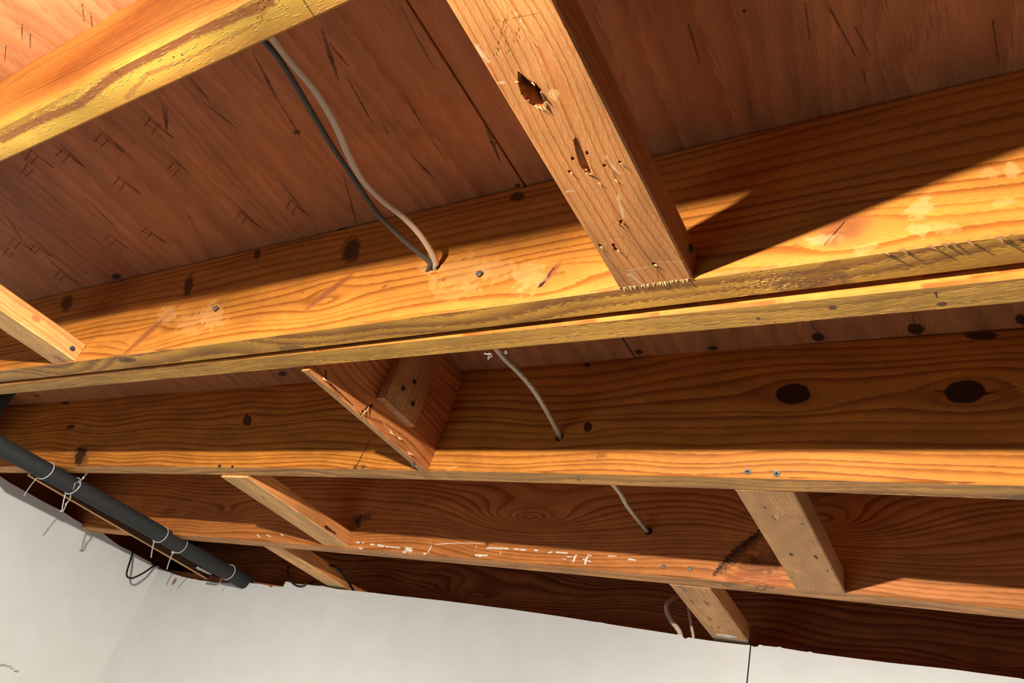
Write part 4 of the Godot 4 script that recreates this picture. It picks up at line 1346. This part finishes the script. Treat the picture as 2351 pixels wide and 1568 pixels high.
# ---------------------------------------------------------------- pipe, ties, loose wire
func pipe_and_ties() -> void:
	var foam := speckled("foam", Color8(29, 30, 29), Color8(42, 42, 40), 0.05, 0.12, 0.75, 0.06)
	var o := thing("insulated_pipe", "charcoal foam-wrapped pipe running under the joists along the left wall", "pipe", Vector3(-4.41, 0.91, -2.3))
	var s := shape_for(o)
	var c := Vector3(-4.415, 0.952, 0)
	var path := []
	for z in [-1.52, -1.6, -1.9, -2.2, -2.5, -2.8, -3.1, -3.3, -3.40, -3.46]:
		path.append(Vector3(c.x - 0.004 * sin(z * 5.0), c.y - 0.004 * cos(z * 4.0), z))
	var sp := spline(path, 5)
	s.tube(foam, sp, same(0.047, sp.size()), 28)
	put(o, "foam_sleeve", s)
	# elbow that turns up between the joists
	s = shape_for(o)
	var el := spline([Vector3(-4.415, 0.952, -1.56), Vector3(-4.415, 0.956, -1.52), Vector3(-4.43, 0.985, -1.47), Vector3(-4.445, 1.06, -1.44), Vector3(-4.45, 1.25, -1.435), Vector3(-4.45, 1.448, -1.435)], 6)
	s.tube(foam, el, same(0.049, el.size()), 28)
	put(o, "elbow", s, "elbow turning up between the joists")
	# hardened foam drip
	s = shape_for(o)
	var drip := plain("drip", Color8(150, 146, 126), 0.9)
	for t in [[453, 1303, 0.006], [456, 1305, 0.008], [459, 1307, 0.006], [463, 1308, 0.008], [467, 1310, 0.006], [470, 1312, 0.007], [475, 1314, 0.006], [479, 1316, 0.006], [484, 1318, 0.004]]:
		var p := at_x(t[0], t[1], -4.446)
		s.lathe(drip, p, Vector3(-0.6, -0.7, 0.3).normalized(), [Vector2(t[2], -0.006), Vector2(t[2] * 0.9, 0.004), Vector2(t[2] * 0.4, 0.009), Vector2(0, 0.010)], 9)
	put(o, "foam_drip", s, "pale lump of hardened foam")
	# cable ties: the band round the pipe, its lock and its uncut tail
	var nylon := plain("nylon", Color8(196, 190, 182), 0.5)
	var ties := [
		[[92, 1090], [55, 1138], "uppermost white cable tie on the black pipe, tail hanging over the left wall"],
		[[153, 1126], [142, 1174], "white cable tie on the black pipe tangled with the twist of loose wire"],
		[[355, 1240], [347, 1280], "white cable tie on the black pipe, above the black wire loop on the wall"],
		[[398, 1267], [383, 1307], "white cable tie on the black pipe, next below the one above the wire loop"],
		[[512, 1323], [503, 1344], "lowest white cable tie, where the black pipe meets the far wall"],
	]
	for t in ties:
		var r := ray(t[0][0], t[0][1])
		var p := r * ((c.x - 0.030) / r.x)
		var z := p.z
		var ti := thing("cable_tie", t[2], "cable tie", Vector3(c.x, c.y - 0.05, z), "white cable ties on the black pipe")
		s = shape_for(ti)
		var ring := []
		for i in 25:
			var a := TAU * i / 24.0
			ring.append(Vector3(c.x + cos(a) * 0.0500, c.y + sin(a) * 0.0500, z - 0.012 * cos(a)))
		s.tube(nylon, ring, same(0.0028, 25), 8, 1.0)
		put(ti, "band", s)
		s = shape_for(ti)
		s.box(nylon, p - Vector3(0.008, 0.009, 0.007), p + Vector3(0.006, 0.006, 0.007))
		put(ti, "lock", s)
		s = shape_for(ti)
		var q := at_x(t[1][0], t[1][1], p.x - 0.03)
		if t[0][0] == 398: q = at_x(t[1][0], t[1][1], -4.62)
		if t[0][0] == 355: q = at_x(t[1][0], t[1][1], -4.56)
		var bow := Vector3(0.004, 0, 0.006)
		s.tube(nylon, spline([p, p.lerp(q, 0.35) + bow, p.lerp(q, 0.7) + bow * 0.8, q], 5), same(0.0036, 16), 8, 0.45)
		put(ti, "tail", s)
	# a twist of loose wire caught in the second tie
	var wo := thing("twisted_wire", "kinked silver wire twisted round the second cable tie, its bright end sticking up", "wire", at_x(170, 1125, -4.40))
	s = shape_for(wo)
	var pts := []
	for t in [[200, 1086, -4.36], [189, 1100, -4.36], [181, 1106, -4.36], [185, 1113, -4.36], [178, 1123, -4.37], [168, 1130, -4.39], [162, 1137, -4.42], [160, 1147, -4.45], [153, 1156, -4.46], [150, 1163, -4.46], [144, 1174, -4.47], [137, 1172, -4.48]]:
		pts.append(at_x(t[0], t[1], t[2]))
	var ws := spline(pts, 5)
	s.tube(plain("wire_silver", Color8(176, 176, 164), 0.4, 0.4), ws, same(0.0034, ws.size()), 8)
	put(wo, "strand", s)
	s = shape_for(wo)
	pts = []
	for t in [[181, 1106, -4.36], [172, 1110, -4.36], [170, 1118, -4.365], [166, 1127, -4.39], [158, 1131, -4.43], [163, 1140, -4.43], [157, 1150, -4.45], [149, 1158, -4.46]]: pts.append(at_x(t[0], t[1], t[2]))
	ws = spline(pts, 5)
	s.tube(plain("wire_silver", Color.WHITE), ws, same(0.0024, ws.size()), 8)
	put(wo, "loop", s)
	s = shape_for(wo)
	s.tube(plain("wire_tip", Color8(232, 230, 222), 0.5), [at_x(200, 1085, -4.36), at_x(194, 1093, -4.36), at_x(190, 1099, -4.36)], [0.005, 0.0052, 0.0045], 8)
	put(wo, "sleeve", s, "bright sleeve at the wire's end")

	# black wires sticking out over the wall tops
	var black := plain("black_wire", Color8(22, 22, 22), 0.5)
	wo = thing("black_wire", "black wire loop hanging out over the left wall near the corner", "wire", Vector3(-5.25, 0.79, -3.06))
	s = shape_for(wo)
	pts = []
	for t in [[309, 1258, -5.47], [305, 1268, -5.42], [299, 1287, -5.32], [292, 1310, -5.25], [291, 1321, -5.235], [297, 1327, -5.235], [308, 1326, -5.25], [330, 1315, -5.30], [346, 1304, -5.36], [358, 1296, -5.42], [366, 1290, -5.47]]: pts.append(at_x(t[0], t[1], t[2]))
	ws = spline(pts, 6)
	s.tube(black, ws, same(0.0066, ws.size()), 10)
	put(wo, "strand", s)
	wo = thing("black_wire", "short black wire sagging over the torn far wall top, left of the small pale block", "wire", at_z(690, 1345, -3.37))
	s = shape_for(wo)
	pts = []
	for t in [[661, 1300, -3.46], [661, 1318, -3.42], [665, 1330, -3.37], [675, 1341, -3.362], [688, 1346, -3.362], [700, 1344, -3.37], [711, 1340, -3.42], [722, 1334, -3.47]]: pts.append(at_z(t[0], t[1], t[2]))
	ws = spline(pts, 5)
	s.tube(black, ws, same(0.006, ws.size()), 10)
	put(wo, "strand", s)
	wo = thing("black_wire", "thin black wire bowed against the farthest joist, right of the small pale block", "wire", at_x(790, 1325, -3.476))
	s = shape_for(wo)
	pts = []
	for t in [[757, 1298], [772, 1304], [785, 1316], [797, 1332], [808, 1350], [816, 1362]]: pts.append(at_x(t[0], t[1], -3.476))
	ws = spline(pts, 5)
	s.tube(black, ws, same(0.007, ws.size()), 10)
	put(wo, "strand", s)


# ---------------------------------------------------------------- house wiring
func cables() -> void:
	var vinyl := plain("vinyl", Color8(206, 182, 150), 0.45)
	var grey := plain("grey_vinyl", Color8(74, 70, 60), 0.45)
	# white cable threading the joists
	var o := thing("white_cable", "flat white cable threaded through holes in the joists down the middle", "cable", Vector3(-1.25, 1.16, -1.5))
	var pts := [Vector3(-1.2, 1.2, -0.30)]
	var bay := [[628, 90], [671, 145], [723, 207], [768, 282], [800, 355], [831, 410], [876, 458], [924.6, 497], [963, 537], [990, 578], [1000, 602]]
	for i in bay.size(): pts.append(at_y(bay[i][0], bay[i][1], lerpf(1.2, 1.178, i / 10.0)))
	pts.append(Vector3(-1.246, 1.172, -1.08))
	pts.append(Vector3(-1.246, 1.170, -1.22))
	bay = [[1148, 812], [1186, 850], [1221, 890], [1252, 938], [1275, 980], [1285, 1000]]
	for i in bay.size(): pts.append(at_y(bay[i][0], bay[i][1], lerpf(1.163, 1.150, i / 5.0)))
	pts.append(Vector3(-1.268, 1.147, -1.91))
	pts.append(Vector3(-1.262, 1.165, -1.97))
	bay = [[1412, 1118], [1440, 1162], [1465, 1194], [1482, 1215]]
	for i in bay.size(): pts.append(at_y(bay[i][0], bay[i][1], lerpf(1.185, 1.183, i / 3.0)))
	pts.append(Vector3(-1.283, 1.186, -2.72))
	var ws := spline(pts, 6)
	var s := shape_for(o)
	s.tube(vinyl, ws, same(0.0105, ws.size()), 16, 0.72, Vector3(0.35, 0.9, 0.2))
	put(o, "sheath", s)
	# printed lettering down two lengths of it
	var ink := plain("ink", Color8(70, 62, 52), 0.6)
	var lines := [["TYPE NM-B 12-2 WITH GROUND", [[1150, 808], [1190, 848], [1226, 889], [1257, 937], [1280, 980]], 1.163, 1.152], ["NM-B 12-2 WITH GROUND 600V", [[1418, 1118], [1445, 1160], [1471, 1193], [1484, 1210]], 1.185, 1.183]]
	var letters := shape_for(o)
	for ln in lines:
		var lp := []
		for i in ln[1].size(): lp.append(at_y(ln[1][i][0], ln[1][i][1], lerpf(ln[2], ln[3], float(i) / (ln[1].size() - 1))))
		var dense := spline(lp, 24)
		var n: int = ln[0].length()
		for i in n:
			var ch: String = ln[0][i]
			if ch == " ": continue
			var k := int(lerpf(2, dense.size() - 4, (i + 0.5) / n))
			var p: Vector3 = dense[k]
			var t: Vector3 = (dense[k + 1] - dense[k - 1]).normalized()
			var view := (-p).normalized()
			var up := t.cross(view).normalized()
			var nn := up.cross(t).normalized()
			if nn.dot(view) < 0: nn = -nn
			glyph(letters, ink, ch, p + nn * 0.0098, t, up, nn, 0.0085)
	put(o, "printed_lettering", letters, "small dark print along the sheath").set_meta("kind", "stuff")

	o = thing("grey_cable", "thin dark grey cable beside the white one, sagging between the first two joists", "cable", Vector3(-1.24, 1.16, -0.7))
	pts = [Vector3(-1.25, 1.2, -0.30)]
	bay = [[609.5, 98], [654, 155], [706, 241], [757, 327], [800, 392], [824, 428], [866, 489], [918, 543], [960, 580], [986, 600], [996, 607]]
	for i in bay.size(): pts.append(at_y(bay[i][0], bay[i][1], lerpf(1.2, 1.172, i / 10.0)))
	pts[-1] += Vector3(-0.012, -0.004, 0)
	pts.append(Vector3(-1.272, 1.162, -1.075))
	ws = spline(pts, 6)
	s = shape_for(o)
	s.tube(grey, ws, same(0.0066, ws.size()), 12)
	put(o, "sheath", s)

	# two stubs that drop behind the white wall at the right
	o = thing("white_cable", "short white cable hooking down behind the white wall, left of the spotted block", "cable", at_z(1545, 1430, -3.43))
	pts = []
	for t in [[1572, 1372, -3.60], [1548, 1376, -3.49], [1532, 1388, -3.44], [1531, 1402, -3.43], [1541, 1424, -3.425], [1554, 1441, -3.425], [1563, 1460, -3.43]]: pts.append(at_z(t[0], t[1], t[2]))
	pts.append(pts[-1] + Vector3(0.04, -0.12, -0.01))
	ws = spline(pts, 6)
	s = shape_for(o)
	s.tube(vinyl, ws, same(0.012, ws.size()), 14)
	put(o, "sheath", s)
	o = thing("white_cable", "thin straight white cable dropping behind the white wall, touching the spotted block", "cable", at_z(1587, 1440, -3.43))
	pts = []
	for t in [[1577, 1366, -3.50], [1583, 1410, -3.44], [1589, 1445, -3.43], [1592, 1468, -3.43]]: pts.append(at_z(t[0], t[1], t[2]))
	pts.append(pts[-1] + Vector3(0.01, -0.12, -0.005))
	ws = spline(pts, 6)
	s = shape_for(o)
	s.tube(vinyl, ws, same(0.007, ws.size()), 12)
	put(o, "sheath", s)

	# a tuft of pale fibre hanging from the plank
	var web := plain("web", Color8(186, 176, 164), 0.9)
	o = thing("fibre_tuft", "tiny pale tuft of fibre clinging under the thin plank beside the white cable", "fibre", at_y(1123, 813, 0.99))
	for q in [[[1112, 812], [1118, 813], [1124, 811], [1129, 815], [1127, 822], [1122, 826], [1121, 820], [1126, 813]], [[1114, 811], [1121, 816], [1128, 812]], [[1156, 807], [1160, 811], [1163, 808], [1160, 806]]]:
		pts = []
		for t in q: pts.append(at_y(t[0], t[1], 0.985) + Vector3(0, 0, rng.randf_range(-0.004, 0.004)))
		ws = spline(pts, 5)
		s = shape_for(o)
		s.tube(web, ws, same(0.0011, ws.size()), 6)
		put(o, "strand", s)

const STROKES := {
	"T": [[0, 1, 1, 1], [0.5, 1, 0.5, 0]], "Y": [[0, 1, 0.5, 0.5], [1, 1, 0.5, 0.5], [0.5, 0.5, 0.5, 0]], "P": [[0, 0, 0, 1], [0, 1, 0.9, 0.95], [0.9, 0.95, 0.9, 0.5], [0.9, 0.5, 0, 0.5]],
	"E": [[0, 0, 0, 1], [0, 1, 1, 1], [0, 0.5, 0.8, 0.5], [0, 0, 1, 0]], "N": [[0, 0, 0, 1], [0, 1, 1, 0], [1, 0, 1, 1]], "M": [[0, 0, 0, 1], [0, 1, 0.5, 0.4], [0.5, 0.4, 1, 1], [1, 1, 1, 0]],
	"-": [[0.1, 0.5, 0.9, 0.5]], "B": [[0, 0, 0, 1], [0, 1, 0.8, 0.9], [0.8, 0.9, 0, 0.5], [0, 0.5, 0.9, 0.3], [0.9, 0.3, 0, 0]], "1": [[0.5, 0, 0.5, 1], [0.2, 0.75, 0.5, 1]],
	"2": [[0, 0.8, 0.5, 1], [0.5, 1, 1, 0.75], [1, 0.75, 0, 0], [0, 0, 1, 0]], "W": [[0, 1, 0.25, 0], [0.25, 0, 0.5, 0.6], [0.5, 0.6, 0.75, 0], [0.75, 0, 1, 1]], "I": [[0.5, 0, 0.5, 1]],
	"H": [[0, 0, 0, 1], [1, 0, 1, 1], [0, 0.5, 1, 0.5]], "G": [[1, 0.85, 0.3, 1], [0.3, 1, 0, 0.5], [0, 0.5, 0.3, 0], [0.3, 0, 1, 0.1], [1, 0.1, 1, 0.5], [1, 0.5, 0.6, 0.5]],
	"R": [[0, 0, 0, 1], [0, 1, 0.9, 0.9], [0.9, 0.9, 0, 0.5], [0.3, 0.5, 1, 0]], "O": [[0, 0.5, 0.5, 1], [0.5, 1, 1, 0.5], [1, 0.5, 0.5, 0], [0.5, 0, 0, 0.5]], "U": [[0, 1, 0, 0.1], [0, 0.1, 1, 0.1], [1, 0.1, 1, 1]],
	"D": [[0, 0, 0, 1], [0, 1, 1, 0.6], [1, 0.6, 1, 0.3], [1, 0.3, 0, 0]], "6": [[0.9, 1, 0.1, 0.5], [0.1, 0.5, 0.1, 0.1], [0.1, 0.1, 0.9, 0.1], [0.9, 0.1, 0.9, 0.5], [0.9, 0.5, 0.1, 0.5]],
	"0": [[0, 0, 0, 1], [0, 1, 1, 1], [1, 1, 1, 0], [1, 0, 0, 0]], "V": [[0, 1, 0.5, 0], [0.5, 0, 1, 1]],
}

func glyph(s: Shape, m: Material, ch: String, p: Vector3, t: Vector3, up: Vector3, n: Vector3, size: float) -> void:
	for q in STROKES.get(ch, []):
		var a: Vector3 = p + t * (q[0] - 0.5) * size * 0.8 + up * (q[1] - 0.5) * size
		var b: Vector3 = p + t * (q[2] - 0.5) * size * 0.8 + up * (q[3] - 0.5) * size
		var d := n.cross((b - a).normalized()).normalized() * size * 0.1
		s.quad(m, a - d, b - d, b + d, a + d, n)


# ---------------------------------------------------------------- the lamp that lights it all
func work_light() -> void:
	var o := thing("work_lamp", "bare bulb work lamp hung on a short cord between the joists behind the viewer", "lamp", LAMP)
	var s := shape_for(o)
	var g := StandardMaterial3D.new()
	g.albedo_color = Color(0.9, 0.88, 0.84)
	g.emission_enabled = true
	g.emission = Color(1.0, 0.93, 0.82)
	g.emission_energy_multiplier = 2.0
	var prof := []
	for i in 13:
		var a := -PI * 0.5 + PI * 0.88 * i / 12.0
		prof.append(Vector2(cos(a) * 0.055, sin(a) * 0.055))
	s.lathe(g, LAMP, Vector3.UP, prof, 20)
	put(o, "bulb", s)
	s = shape_for(o)
	var bk := plain("socket", Color8(40, 40, 40), 0.5)
	s.lathe(bk, LAMP + Vector3(0, 0.052, 0), Vector3.UP, [Vector2(0.0, 0.0), Vector2(0.026, 0.0), Vector2(0.028, 0.07), Vector2(0.012, 0.09), Vector2(0.0, 0.092)], 16)
	put(o, "socket", s)
	s = shape_for(o)
	s.tube(bk, [LAMP + Vector3(0, 0.14, 0), LAMP + Vector3(0.005, 0.4, 0.004), Vector3(LAMP.x, DECK_Y + 0.004, LAMP.z)], [0.008, 0.008, 0.008], 8)
	put(o, "cord", s)
